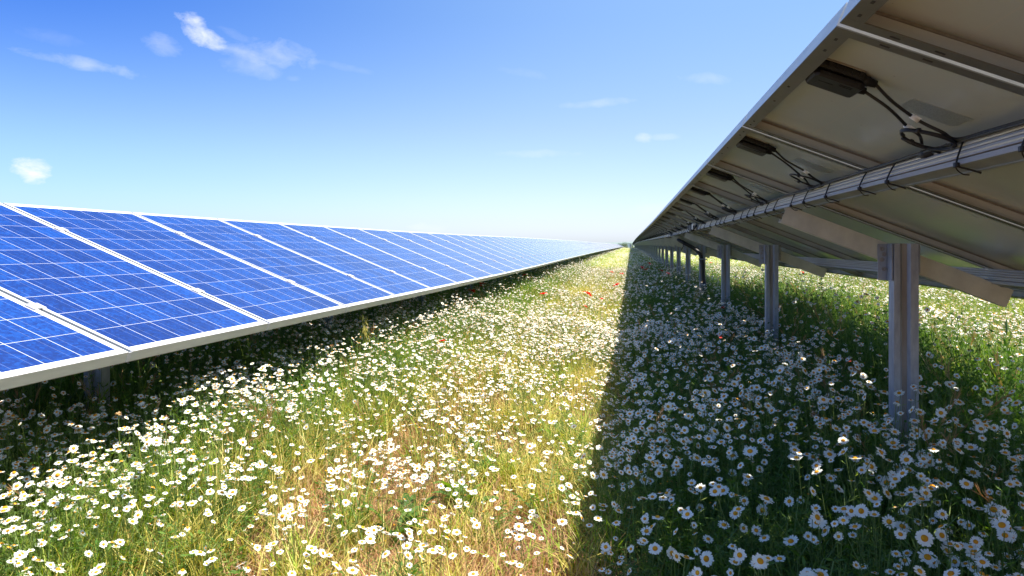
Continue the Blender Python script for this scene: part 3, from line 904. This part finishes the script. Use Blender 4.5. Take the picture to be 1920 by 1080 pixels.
def tpl_dry(seed, n=22, h=.2):
    random.seed(seed); b = MB().mat(M['dry'])
    for k in range(n):
        a, r = random.uniform(0, 6.28), .09 * math.sqrt(random.random()); hh = h * random.uniform(.3, 1.1)
        blade(b, (r * math.cos(a), r * math.sin(a)), random.uniform(0, 6.28), hh, random.uniform(.0015, .0035), random.uniform(.1, 1.0) * hh, 3)
    for k in range(10):      # dead litter lying flat
        a = random.uniform(0, 6.28); x, y = random.uniform(-.1, .1), random.uniform(-.1, .1); l = random.uniform(.03, .09); z = random.uniform(.004, .03)
        dx, dy = math.cos(a), math.sin(a); w = .0014
        b.add([(x - dy * w, y + dx * w, z), (x + dy * w, y - dx * w, z), (x + dx * l + dy * w, y + dy * l - dx * w, z + .01), (x + dx * l - dy * w, y + dy * l + dx * w, z + .01)], [(0, 1, 2, 3)])
    return b
def tpl_awn(seed, h=.3, n=4):
    """barley-like grass with drooping straw heads"""
    random.seed(seed); b = MB()
    for k in range(n):
        a = random.uniform(0, 6.28); hh = h * random.uniform(.7, 1.1); bx, by = random.uniform(-.04, .04), random.uniform(-.04, .04)
        pts = [Vector((bx + math.cos(a) * .25 * hh * t * t, by + math.sin(a) * .25 * hh * t * t, hh * t)) for t in (0, .25, .5, .75, 1)]
        s = Vector((-math.sin(a), math.cos(a), 0)) * .0009
        b.mat(M['grass']); b.add([p + s * q for p in pts for q in (-1, 1)], [(2 * j, 2 * j + 1, 2 * j + 3, 2 * j + 2) for j in range(4)])
        b.mat(M['dry'])
        for j in range(26):
            t = j / 25; p = pts[3].lerp(pts[4], t) + Vector((math.cos(a), math.sin(a), -.6 * t)) * .03 * t
            d = Vector((math.cos(a) * .6 + random.uniform(-.5, .5), math.sin(a) * .6 + random.uniform(-.5, .5), random.uniform(.3, 1)))
            leaflet(b, p, d, random.uniform(.02, .04), .0022)
    return b
def tpl_weed(seed, h=.2, n=9):
    random.seed(seed); b = MB().mat(M['weed'])
    for k in range(n):
        a = random.uniform(0, 6.28); l = h * random.uniform(.5, 1.1)
        dx, dy = math.cos(a), math.sin(a); px, py = -dy, dx; v = []
        for j in range(6):
            t = j / 5; w = .013 * math.sin(math.pi * (t * .9 + .08)) + .001; r = l * .7 * t ** 1.3; z = l * (t * 1.0 - .45 * t * t * t)
            v += [(dx * r - px * w, dy * r - py * w, z + w * .4), (dx * r, dy * r, z), (dx * r + px * w, dy * r + py * w, z + w * .4)]
        f = []
        for j in range(5): f += [(3 * j, 3 * j + 1, 3 * j + 4, 3 * j + 3), (3 * j + 1, 3 * j + 2, 3 * j + 5, 3 * j + 4)]
        b.add(v, f)
    return b

def head_frame(tilt): return Matrix.Rotation(tilt, 3, 'X')     # +tilt leans the face towards -Y
def petals_into(b, rad, tilt, rr, simple=False, droop=None):
    Rm = head_frame(tilt); droop = rr.uniform(-.25, .30) if droop is None else droop
    n = rr.randint(14, 19) if not simple else 9
    b.mat(M['petal'])
    for k in range(n):
        a = 2 * math.pi * k / n + rr.uniform(-.09, .09); L = rad * rr.uniform(.80, 1.08); dr = droop + rr.uniform(-.12, .12)
        w = rad * (.148 if not simple else .30); r0 = rad * .26
        dx, dy = math.cos(a), math.sin(a); px, py = -dy, dx
        def P(r, s, z): return tuple(Rm @ Vector((dx * r + px * s, dy * r + py * s, z)))
        zr_ = lambda r: -dr * rad * ((r - r0) / rad) ** 1.5
        if simple:
            b.add([P(r0, -w * .5, 0), P(r0, w * .5, 0), P(L, w * .75, zr_(L)), P(L, -w * .75, zr_(L))], [(0, 1, 2, 3)])
        else:
            m_ = (r0 + L) * .55
            b.add([P(r0, -w * .5, 0), P(r0, w * .5, 0), P(m_, w, zr_(m_)), P(m_, -w, zr_(m_)), P(L * .94, w * .75, zr_(L * .94)), P(L * .94, -w * .75, zr_(L * .94)), P(L, 0, zr_(L))],
                  [(0, 1, 2, 3), (3, 2, 4, 5), (5, 4, 6)])
def disc_into(b, rad, tilt, rr, n=10):
    Rm = head_frame(tilt); b.mat(M['disc']); v = [tuple(Rm @ Vector((0, 0, rad * .27)))]; f = []
    rings = ((.22, .215), (.37, .08), (.38, -.04))
    for r, z in rings: v += [tuple(Rm @ Vector((math.cos(6.2832 * k / n) * r * rad, math.sin(6.2832 * k / n) * r * rad, z * rad))) for k in range(n)]
    for k in range(n): f.append((0, 1 + k, 1 + (k + 1) % n))
    for q in range(len(rings) - 1):
        for k in range(n): a, c = 1 + q * n + k, 1 + q * n + (k + 1) % n; f.append((a, a + n, c + n, c))
    b.add(v, f, True)
def stem_into(b, length, tilt, rr, leaves=True):
    Rm = head_frame(tilt); d = Rm @ Vector((0, 0, -1)); b.mat(M['stem'])
    lean = Vector((rr.uniform(-.3, .3), rr.uniform(-.1, .5) , 0)) * length * .5
    pts = spline([Vector((0, 0, 0)), d * .02, Vector((lean.x * .3, lean.y * .3 + d.y * .02, -length * .4)), Vector((lean.x, lean.y, -length))], 3)
    b.tube(pts, .0011, 4, cap=False)
    if leaves:
        b.mat(M['feather']); 
        for j in range(6):
            p = pts[min(len(pts) - 1, 3 + j)]; a = rr.uniform(0, 6.28); dd = Vector((math.cos(a), math.sin(a), .6))
            leaflet(b, p, dd, .028, .003); leaflet(b, p + dd.normalized() * .012, dd + Vector((rr.uniform(-1, 1), rr.uniform(-1, 1), .2)), .014, .0025)
RAD = .0185
def tpl_daisy(seed, tilt, simple=False):
    rr = random.Random(seed); b = MB()
    petals_into(b, RAD, tilt, rr, simple); disc_into(b, RAD, tilt, rr, 5 if simple else 8)
    if not simple: stem_into(b, .34, tilt, rr)
    return b

def tpl_bud(seed):
    rr = random.Random(seed); b = MB(); tl = rr.uniform(0, .5)
    disc_into(b, RAD * .62, tl, rr, 8)
    if seed % 2:
        b.mat(M['petal'])
        for k in range(7):
            a = k * .9; leaflet(b, (math.cos(a) * .004, math.sin(a) * .004, .001), (math.cos(a) * .6, math.sin(a) * .6, 1), .009, .0035)
    stem_into(b, .34, tl, rr); return b
def tpl_wilted(seed):
    rr = random.Random(seed); b = MB(); tl = rr.uniform(.1, .6)
    petals_into(b, RAD * .85, tl, rr, False, 1.1); disc_into(b, RAD, tl, rr, 8); stem_into(b, .34, tl, rr); return b
GNS = {}
def scatter(name, templates, pts, rots, scls, idx, label, cat, kind='stuff'):
    """one object: points that carry instances of the templates"""
    c = bpy.data.collections.new(name + '_shapes')
    for k, b in enumerate(templates):
        o = bpy.data.objects.new('%s_shape_%02d' % (name, k), b.mesh('%s_shape' % name)); c.objects.link(o)
    me = bpy.data.meshes.new(name); n = len(pts)
    me.vertices.add(n); me.vertices.foreach_set('co', np.asarray(pts, np.float32).ravel())
    a = me.attributes.new('rot', 'FLOAT_VECTOR', 'POINT'); a.data.foreach_set('vector', np.asarray(rots, np.float32).ravel())
    a = me.attributes.new('scl', 'FLOAT_VECTOR', 'POINT'); a.data.foreach_set('vector', np.asarray(scls, np.float32).ravel())
    a = me.attributes.new('idx', 'INT', 'POINT'); a.data.foreach_set('value', np.asarray(idx, np.int32))
    o = bpy.data.objects.new(name, me); COL.objects.link(o)
    ng = bpy.data.node_groups.new(name, 'GeometryNodeTree')
    ng.interface.new_socket('Geometry', in_out='INPUT', socket_type='NodeSocketGeometry')
    ng.interface.new_socket('Geometry', in_out='OUTPUT', socket_type='NodeSocketGeometry')
    N, L = ng.nodes, ng.links
    gi, go = N.new('NodeGroupInput'), N.new('NodeGroupOutput')
    ip = N.new('GeometryNodeInstanceOnPoints'); ci = N.new('GeometryNodeCollectionInfo')
    ci.inputs['Collection'].default_value = c; ci.inputs['Separate Children'].default_value = True; ci.inputs['Reset Children'].default_value = True
    ip.inputs['Pick Instance'].default_value = True
    def attr(nm, dt):
        q = N.new('GeometryNodeInputNamedAttribute'); q.data_type = dt; q.inputs[0].default_value = nm
        return q.outputs[0]
    e2r = N.new('FunctionNodeEulerToRotation')
    L.new(attr('rot', 'FLOAT_VECTOR'), e2r.inputs[0]); L.new(e2r.outputs[0], ip.inputs['Rotation'])
    L.new(attr('scl', 'FLOAT_VECTOR'), ip.inputs['Scale']); L.new(attr('idx', 'INT'), ip.inputs['Instance Index'])
    L.new(gi.outputs[0], ip.inputs['Points']); L.new(ci.outputs[0], ip.inputs['Instance']); L.new(ip.outputs[0], go.inputs[0])
    md = o.modifiers.new('instances', 'NODES'); md.node_group = ng
    tag(o, label, cat, kind=kind)
    return o

# ------------------------------------------------------------------ plants: where they stand
def zone(y0, y1, dens, x0=-5.0, x1=6.5):
    n = int((x1 - x0) * (y1 - y0) * dens)
    x = rng.uniform(x0, x1, n); y = rng.uniform(y0, y1, n)
    return x, y
def in_view(x, y, z, m=.06, extra=.7):
    zc = -x * ST + y * CT; xc = x * CT + y * ST
    return (zc > .3) & (np.abs(xc) < (960 / F + m) * zc + extra) & (-z < (618 / F + .05) * zc + .45)
def hidden(x, y):
    """ground the near panels of the left row fully cover is left bare"""
    return (x < -3.6 - .02 * y) & (y > 14)

ZONES = [(.9, 8, 1.0), (8, 26, .42), (26, 70, .13), (70, 200, .035)]

def plants():
    # ---- foliage
    P, Rt, S, I = [], [], [], []
    T = [tpl_grass(s) for s in (1, 2, 3)] + [tpl_feather(s) for s in (11, 12, 13)] + [tpl_dry(s) for s in (21, 22)] + [tpl_awn(s) for s in (31, 32)] + [tpl_weed(s) for s in (41, 42)]
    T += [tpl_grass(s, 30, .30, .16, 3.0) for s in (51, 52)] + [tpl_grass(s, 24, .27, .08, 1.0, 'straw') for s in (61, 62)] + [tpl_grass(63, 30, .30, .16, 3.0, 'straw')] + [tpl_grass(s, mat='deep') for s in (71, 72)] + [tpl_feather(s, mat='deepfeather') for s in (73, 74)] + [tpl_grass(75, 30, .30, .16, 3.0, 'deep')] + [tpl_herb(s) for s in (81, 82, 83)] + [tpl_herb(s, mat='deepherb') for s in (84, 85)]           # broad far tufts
    for zi, (y0, y1, k) in enumerate(ZONES):
        x, y = zone(y0, y1, 330 * k)
        z = ground_z(x, y); ok = in_view(x, y, z) & ~hidden(x, y); x, y, z = x[ok], y[ok], z[ok]
        h = canopy(x, y); dry = dryness(x, y); n = len(x)
        u = rng.random(n)
        keep = rng.random(n) > dry * .45; x, y, z, h, dry, u = [q[keep] for q in (x, y, z, h, dry, u)]; n = len(x)
        kind = np.zeros(n, int)
        shade = smooth(-.2, .1, x) * (1 - smooth(1.6, 2.2, x))
        pd = np.clip(dry * 1.05 + .22 * smooth(-1.7, -.9, x) * (1 - smooth(0, .2, x)) * (1 - .5 * smooth(6, 20, y)), 0, .92); pf = .42 + .12 * shade; pa = .03; pw = .035
        r = rng.random(n)
        kind = np.where(r < pd, rng.integers(6, 8, n), np.where(r < pd + (1 - pd) * pf, rng.integers(3, 6, n), np.where(r < pd + (1 - pd) * (pf + pa), rng.integers(8, 10, n), np.where(r < pd + (1 - pd) * (pf + pa + pw), rng.integers(10, 12, n), rng.integers(0, 3, n)))))
        strip = smooth(-2.0, -1.1, x) * (1 - smooth(-.15, .1, x)) * .70 + .45 * smooth(2.2, 3.0, x) + .1
        sw = (kind < 6) & (rng.random(n) < strip); kind = np.where(sw, rng.integers(14, 16, n), kind)
        if zi >= 2: kind = np.where(rng.random(n) < .7, np.where(rng.random(n) < strip * .38, 16, rng.integers(12, 14, n)), kind)
        dk = np.maximum(shade * (1 - .5 * smooth(10, 30, y)), 1 - smooth(-2.6, -2.1, x)) > rng.random(n) * .9 + .1  # plants on shaded ground switch to the shade-coloured materials
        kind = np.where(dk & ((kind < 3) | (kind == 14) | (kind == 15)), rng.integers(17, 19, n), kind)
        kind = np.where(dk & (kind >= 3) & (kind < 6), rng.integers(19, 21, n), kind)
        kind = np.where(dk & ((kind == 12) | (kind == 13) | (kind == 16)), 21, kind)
        hb = (rng.random(n) < .42 * (1 - .55 * strip)) & (kind != 6) & (kind != 7) & (kind < 12) & (zi < 3)
        kind = np.where(hb, rng.integers(22, 25, n), kind)
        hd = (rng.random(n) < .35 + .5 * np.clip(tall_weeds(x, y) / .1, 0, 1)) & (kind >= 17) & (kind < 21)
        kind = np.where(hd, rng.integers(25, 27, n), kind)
        hs = h / .29 * rng.uniform(.70, 1.10, n)
        ws = np.array([1, 1.25, 1.8, 3.0])[zi] * rng.uniform(.85, 1.3, n)
        hs = hs * np.array([1, 1, .88, .85])[zi]
        low = (kind == 10) | (kind == 11); hs = np.where(low, rng.uniform(.6, 1.3, n), hs)
        P.append(np.stack([x, y, z - .005], 1)); S.append(np.stack([ws, ws, hs], 1)); I.append(kind)
        Rt.append(np.stack([rng.normal(0, .12, n), rng.normal(0, .12, n), rng.uniform(0, 6.28, n)], 1))
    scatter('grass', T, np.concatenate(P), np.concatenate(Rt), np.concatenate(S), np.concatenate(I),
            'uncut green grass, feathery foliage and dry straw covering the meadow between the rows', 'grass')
    # ---- daisies
    allp = []
    for zi, (y0, y1, k) in enumerate(ZONES):
        x, y = zone(y0, y1, 330 * k * (3.0, 2.8, 3.4, 3.2)[zi], -4.6, 6.4)
        z = ground_z(x, y); ok = in_view(x, y, z, .03, .3) & ~hidden(x, y); x, y, z = x[ok], y[ok], z[ok]
        cl = .55 * vnoise(x + 40, y, 2.3) + .45 * vnoise(x, y + 70, .8)
        d = (.34 + 1.0 * smooth(.34, .72, cl)) * (1 - .40 * smooth(2.3, 3.0, x))
        shade = smooth(-.2, .1, x) * (1 - smooth(1.5, 2.1, x))
        d = d * (1 + .25 * (1 - shade))
        d = d * (1 - .45 * dryness(x, y)) * (1 - .42 * shade * smooth(3, 8, y))
        d = d * (1 - .5 * smooth(1.3, 1.9, x) * (1 - smooth(2.0, 2.6, x)))
        d = d * (1 - .75 * np.clip(tall_weeds(x, y) / .12, 0, 1)) * (1 - .55 * (1 - smooth(-2.7, -2.1, x))) 
        keep = rng.random(len(x)) < d * .62
        x, y, z, shade = x[keep], y[keep], z[keep], shade[keep]; n = len(x)
        hh = canopy(x, y) * rng.uniform(.62, 1.14, n) + .01
        s = rng.choice([.62, .8, 1.0, 1.15], n, p=[.38, .34, .22, .06]) * rng.uniform(.80, 1.08, n) * (.84 + .20 * shade)
        if zi >= 2: s = s * (1.25, 1.9)[zi - 2]
        allp.append(np.stack([x, y, z + hh, s, shade, np.full(n, zi), hh], 1))
    A = np.concatenate(allp)
    x, y, z = A[:, 0], A[:, 1], A[:, 2]
    zc = -x * ST + y * CT; px = 960 + F * (x * CT + y * ST) / zc; py = YH - F * z / zc
    vis = (px > 12) & (px < 1908) & (py < 1068) & (zc > .3)
    size = np.where(vis, A[:, 3] / zc, 0)
    order = np.argsort(-size); first = set(order[:300].tolist())
    # tilt classes: 0 flat, 1 medium, 2 facing the camera side
    tilts = [R(8), R(20), R(38), R(58)]
    T = [tpl_daisy(60 + k, tilts[k // 2] + R(3) * (k % 2)) for k in range(8)] + [tpl_daisy(80 + k, tilts[k], True) for k in range(4)] + [tpl_bud(90), tpl_bud(91), tpl_wilted(92), tpl_wilted(93)]
    n = len(A)
    shd = A[:, 4] > .5
    under_left = x < -2.15
    cls = np.where(shd | under_left, rng.choice(4, n, p=[.12, .28, .38, .22]), rng.choice(4, n, p=[.38, .38, .19, .05]))
    idx = cls * 2 + rng.integers(0, 2, n); idx = np.where(A[:, 5] >= 1, np.where(A[:, 5] == 1, idx, 8 + cls), idx)
    odd = (rng.random(n) < .13) & (A[:, 5] < 2); idx = np.where(odd, rng.integers(12, 16, n), idx)
    rz = rng.normal(0, .8, n) + np.where(shd, -.25, rng.normal(.9, .9, n))
    rx, ry = rng.normal(0, .10, n), rng.normal(0, .10, n)
    rest = np.array([k not in first for k in range(n)])
    scatter('small_daisies', T, A[rest, :3], np.stack([rx, ry, rz], 1)[rest], np.repeat(A[rest, 3:4], 3, 1), idx[rest],
            'white daisies with yellow centres spread through the whole meadow beyond the nearest ones', 'daisies')
    # the 300 that show largest, each a flower of its own
    heads = []
    for k in range(12):
        rr = random.Random(200 + k); tl = tilts[k // 3]
        p = MB(); petals_into(p, RAD, tl, rr); d = MB(); disc_into(d, RAD, tl, rr, 14)
        s = MB(); stem_into(s, .36, tl, rr); heads.append((p.mesh('petals'), d.mesh('flower_centre'), s.mesh('stem')))
    made = []
    for k in order[:300]:
        k = int(k); c = int(cls[k]); pm, dm, sm = heads[c * 3 + int(rng.integers(0, 3))]
        s = float(A[k, 3]); hh = float(A[k, 6])
        e = empty('daisy', (x[k], y[k], z[k] - hh)); e.rotation_euler = (0, 0, float(rz[k]))
        e.scale = (s, s, s)
        for nm, me in (('petals', pm), ('flower_centre', dm), ('stem', sm)):
            q = child(nm, me, e, (0, 0, hh / s)); q.rotation_euler = (float(rx[k]), float(ry[k]), 0)
        ppx, ppy = float(px[k]), float(py[k])
        size_ = 'large' if s * 1000 / float(zc[k]) > 560 else ('small' if s * 1000 / float(zc[k]) < 420 else 'middling')
        face = ('lying flat', 'tipped slightly forward', 'facing the viewer', 'full face')[c]
        if shd[k]:
            where = 'at the foot of the nearest post' if 1600 < ppx < 1790 and ppy < 880 else ('shaded, bottom right corner' if ppx > 1600 and ppy > 930 else (
                'shaded, right of the nearest post' if ppx > 1740 else ('just inside the shadow edge' if ppx < 1260 else ('shaded, bottom edge' if ppy > 930 else 'shaded, left of the nearest post'))))
            grp = 'daisies shaded by the right row'
        elif x[k] < -1.3: where = 'sunlit, bottom left corner' if ppx < 300 and ppy > 850 else 'near shade of the left row'; grp = 'daisies near the left row'
        else:
            where = 'sunlit over brown soil at the bottom' if 400 < ppx < 850 and ppy > 930 else ('sunlit beside the shadow edge' if ppx > 850 else ('sunlit, lower left of the meadow' if ppx < 420 else 'in the sunlit middle of the meadow')); grp = 'sunlit daisies between the rows'
        made.append((px[k], e, '%s white daisy %s, %s' % (size_, face, where), grp))
    same = {}
    for q in sorted(made, key=lambda q: q[0]): same.setdefault(q[2], []).append(q)
    for lab, qs in same.items():
        for j, (_, e, _, grp) in enumerate(qs): tag(e, lab if len(qs) == 1 else '%s, %s from left' % (lab, ordinal[j]), 'daisy', grp)
plants()

# ------------------------------------------------------------------ poppies, tall grass
def pix_on(px, py, above):
    """ground position whose point 'above' m over the ground shows at this pixel of the photograph"""
    d = pix_dir(px, py); z = -.8
    for _ in range(12):
        k = z / d.z; X, Y = d.x * k, d.y * k; z = float(ground_z(X, Y)) + above
    return d.x * z / d.z, d.y * z / d.z
def poppy_meshes(v):
    rr = random.Random(300 + v); p = MB().mat(M['poppy'])
    for k in range(4):
        a0 = k * math.pi / 2 + rr.uniform(-.2, .2); open_ = rr.uniform(.9, 1.25) if k % 2 else rr.uniform(.6, .9)
        vs, fs = [], []; nu, nv = 5, 4
        for i in range(nv + 1):
            t = i / nv
            for j in range(nu + 1):
                s = (j / nu - .5) * 1.7
                el = (1 - t * .55) * .2 + t * open_ * .9
                r = .040 * t * (1 + .06 * math.sin(j * 2.3 + v)); 
                vs.append((math.cos(a0 + s * .75) * r * math.sin(el + .35), math.sin(a0 + s * .75) * r * math.sin(el + .35), r * math.cos(el + .35) + .003 * math.sin(j * 3 + i)))
        for i in range(nv):
            for j in range(nu): a = i * (nu + 1) + j; fs.append((a, a + 1, a + nu + 2, a + nu + 1))
        p.add(vs, fs, True)
    d = MB().mat(M['slot']); d.tube([(0, 0, .002), (0, 0, .010), (0, 0, .012)], .006, 8, radii=[.003, .006, .005])
    s = MB().mat(M['stem']); lx, ly = rr.uniform(-.05, .05), rr.uniform(-.05, .05)
    s.tube(spline([(0, 0, 0), (lx * .2, ly * .2, -.1), (lx * .7, ly * .7, -.25), (lx, ly, -.5)], 4), .0014, 5)
    return p.mesh('petals'), d.mesh('flower_centre'), s.mesh('stem')
def poppies():
    L = [(1019.5, 552.5, 1.0, 'left of two red poppies blooming in the sunlit middle of the meadow'),
         (1101, 551.5, 1.1, 'right of two red poppies blooming in the sunlit middle of the meadow'),
         (1157, 535.5, 1.15, 'dark centred red poppy in sunlight just left of the shadow edge'),
         (1165.6, 514, .9, 'small sunlit red poppy touching the shadow edge, above the dark centred one'),
         (1147, 511, .8, 'small pale red poppy in far sunlit daisies left of the shadow edge'),
         (1212, 508.5, 1.35, 'largest bright red poppy in the shade near the shadow edge'),
         (1204.3, 502.5, 1.0, 'red poppy in shade just left of and above the largest one'),
         (1216.6, 494.5, 1.15, 'flat open red poppy, topmost of those in the shade below the right row'),
         (1239.5, 508.5, 1.2, 'wide open red poppy in shade to the right of the largest one'),
         (1253.5, 514, .9, 'dull red poppy in shade, farthest right of the shaded cluster'),
         (1128, 561, .6, 'tiny red poppy bud in sunlit grass below the two middle poppies'),
         (1097, 575, .55, 'tiny red poppy deep in the sunlit daisies, lowest of the middle ones'),
         (904.8, 534, 1.1, 'dark red poppy in shade just below the left row of panels'),
         (884.5, 546.5, 1.0, 'dark red poppy beside a post under the left row'),
         (984.5, 517, .9, 'small red poppy in shade below the far part of the left row'),
         (1427.7, 552.7, .8, 'small red poppy between the second and third posts from the right'),
         (1353.8, 577.5, .8, 'small dark red poppy in front of the third post from the right'),
         (1350, 632, .45, 'small red poppy low in the shaded daisies in front of the second post'),
         (1590, 675, .42, 'tiny red poppy in dark foliage left of the nearest post'),
         (1504, 510, .7, 'small red poppy in the sunlit field beyond the right row posts'),
         (1333, 493.5, .8, 'tiny red poppy in the sunlit field seen behind the fourth post'),
         (829, 640, .5, 'tiny red poppy among the sunlit daisies in the left part of the meadow'),
         (1168, 467, 1.2, 'far red poppy at the end of the meadow strip, left of three'),
         (1172, 465.5, 1.2, 'far red poppy at the end of the meadow strip, middle of three'),
         (1178, 465, 1.2, 'far red poppy at the end of the meadow strip, right of three'),
         (1184.5, 473.5, 1.1, 'far dark red poppy at the shaded end of the right row')]
    ms = [poppy_meshes(v) for v in range(5)]
    for k, (px, py, s, lab) in enumerate(L):
        hh = .50 if py < 560 else .42
        X, Y = pix_on(px, py, hh)
        sc_ = min(s * 1.15 * (1 + .02 * Y), 1.6)
        e = empty('poppy', (X, Y, float(ground_z(X, Y)))); e.rotation_euler = (0, 0, random.uniform(0, 6.28)); e.scale = (sc_,) * 3
        p, d, st = ms[k % 5]; tl = (random.uniform(.1, .5), 0, random.uniform(-1, 1))
        for nm, me in (('petals', p), ('flower_centre', d), ('stem', st)):
            q = child(nm, me, e, (0, 0, hh / sc_))
            if nm != 'stem': q.rotation_euler = tl
        tag(e, lab, 'poppy', 'red poppies in the meadow')
poppies()

def tall_grass(px, py, top, label, kind):
    """single tall stems with a seed head, standing above the canopy"""
    X, Y = pix_on(px, py, top); gz = float(ground_z(X, Y)); r = empty('wild_oat' if kind in ('plume', 'spike') else 'dried_flower', (X, Y, gz)); rr = random.Random(int(px))
    random.seed(int(px))
    s = MB().mat(M['stem']); h = MB().mat(M['straw'] if kind == 'plume' else M['dry'])
    lean = rr.uniform(-.06, .06)
    s.tube(spline([(lean, 0, 0), (lean * .6, .0, top * .4), (lean * .1, 0, top * .8), (0, 0, top)], 5), .0016, 5)
    if kind == 'plume':
        for k in range(60):
            t = rr.random(); p = Vector((rr.gauss(0, .012) + .03 * (1 - t), rr.gauss(0, .012), top - .19 * (1 - t)))
            leaflet(h, p, (rr.uniform(-.3, .5), rr.uniform(-.3, .3), -1), rr.uniform(.025, .05), .006)
    elif kind == 'knob':
        for k in range(26):
            a = rr.uniform(0, 6.28); leaflet(h, (0, 0, top), (math.cos(a), math.sin(a), rr.uniform(-.6, 1)), rr.uniform(.008, .014), .006)
    else:
        h.mat(M['stem']); h.tube(spline([(0, 0, top - .11), (.002, 0, top - .06), (0, 0, top)], 4), .006, 7, radii=[.002, .005, .007, .008, .0085, .008, .006, .004, .001])
    s.build('stem', r); h.build('seed_head', r)
    tag(r, label, 'grass stem' if kind in ('plume', 'spike') else 'dried flower')
tall_grass(680, 588, .62, 'tall oat grass with pale drooping plume rising before the left row', 'plume')
tall_grass(632, 583, .66, 'thin stem with small brown knob rising over the white panel edge', 'knob')
tall_grass(622, 648, .50, 'dry brown flower head standing in shade under the left row', 'knob')
tall_grass(1887, 596, .62, 'tall dark green seed head at the right frame edge beyond the nearest post', 'spike')
tall_grass(222, 776, .46, 'dry tan flower head in front of the dark post at left', 'knob')
tall_grass(311, 783, .44, 'dry pale bud to the right of the dark post at left', 'knob')
tall_grass(508, 632, .48, 'small brown knob on a thin stem in the shade below the left row', 'knob')

# ------------------------------------------------------------------ the far end: cabin and bushes
def far_things():
    d = pix_dir(1180.5, 470); Y = 225.0; X = d.x / d.y * Y; gz = float(ground_z(X, Y))
    r = empty('equipment_cabin', (X, Y, gz))
    b = MB().mat(M['white_wall']); b.box(-.55, .55, 0, 1.6, -.1, 1.75); b.build('wall', r)
    b = MB().mat(M['white_wall']); b.box(-.65, .65, -.1, 1.7, 1.752, 1.86); b.build('roof', r)
    b = MB().mat(M['dark_steel']); b.box(.05, .45, -.02, -.003, .1, 1.5); b.build('door', r)
    tag(r, 'small white equipment cabin at the far end of the meadow strip', 'cabin')
    labs = ['tallest round green bush on the horizon left of the white cabin', 'low green bush on the horizon, farthest left of the row of bushes', 'small dark bush on the horizon between two larger ones',
            'wide green bush on the horizon beside the white cabin', 'low bush on the horizon directly behind the white cabin']
    for k, (px, w, h) in enumerate(((1171, 1.7, 2.2), (1163, 1.6, 1.9), (1167.5, 1.1, 1.6), (1175.5, 1.8, 1.9), (1184, 1.4, 1.7))):
        d = pix_dir(px, 470); Y = 236.0 + 3 * k; X = d.x / d.y * Y; gz = float(ground_z(X, Y)); rr = random.Random(k + 9); random.seed(k)
        e = empty('bush', (X, Y, gz))
        t = MB().mat(M['bark'])
        for q in range(5):
            a = rr.uniform(0, 6.28); t.tube(spline([(0, 0, -.1), (math.cos(a) * .15, math.sin(a) * .15, h * .3), (math.cos(a) * w * .35, math.sin(a) * w * .35, h * .7)], 3), .04, 6, radii=None)
        t.build('stems', e)
        c = MB().mat(M['bushleaf'])
        for q in range(900):
            v = Vector((rr.gauss(0, 1), rr.gauss(0, 1), rr.gauss(0, 1))).normalized() * rr.random() ** .4
            lump = 1 + .25 * math.sin(v.x * 5 + k) * math.cos(v.y * 4 + v.z * 5)
            p = Vector((v.x * w * .6 * lump, v.y * w * .6 * lump, h * .55 + v.z * h * .45 * lump))
            leaflet(c, p, (rr.uniform(-1, 1), rr.uniform(-1, 1), rr.uniform(-.5, 1)), rr.uniform(.08, .16), .07)
        c.build('crown', e)
        tag(e, labs[k], 'bush', 'bushes on the horizon')
far_things()
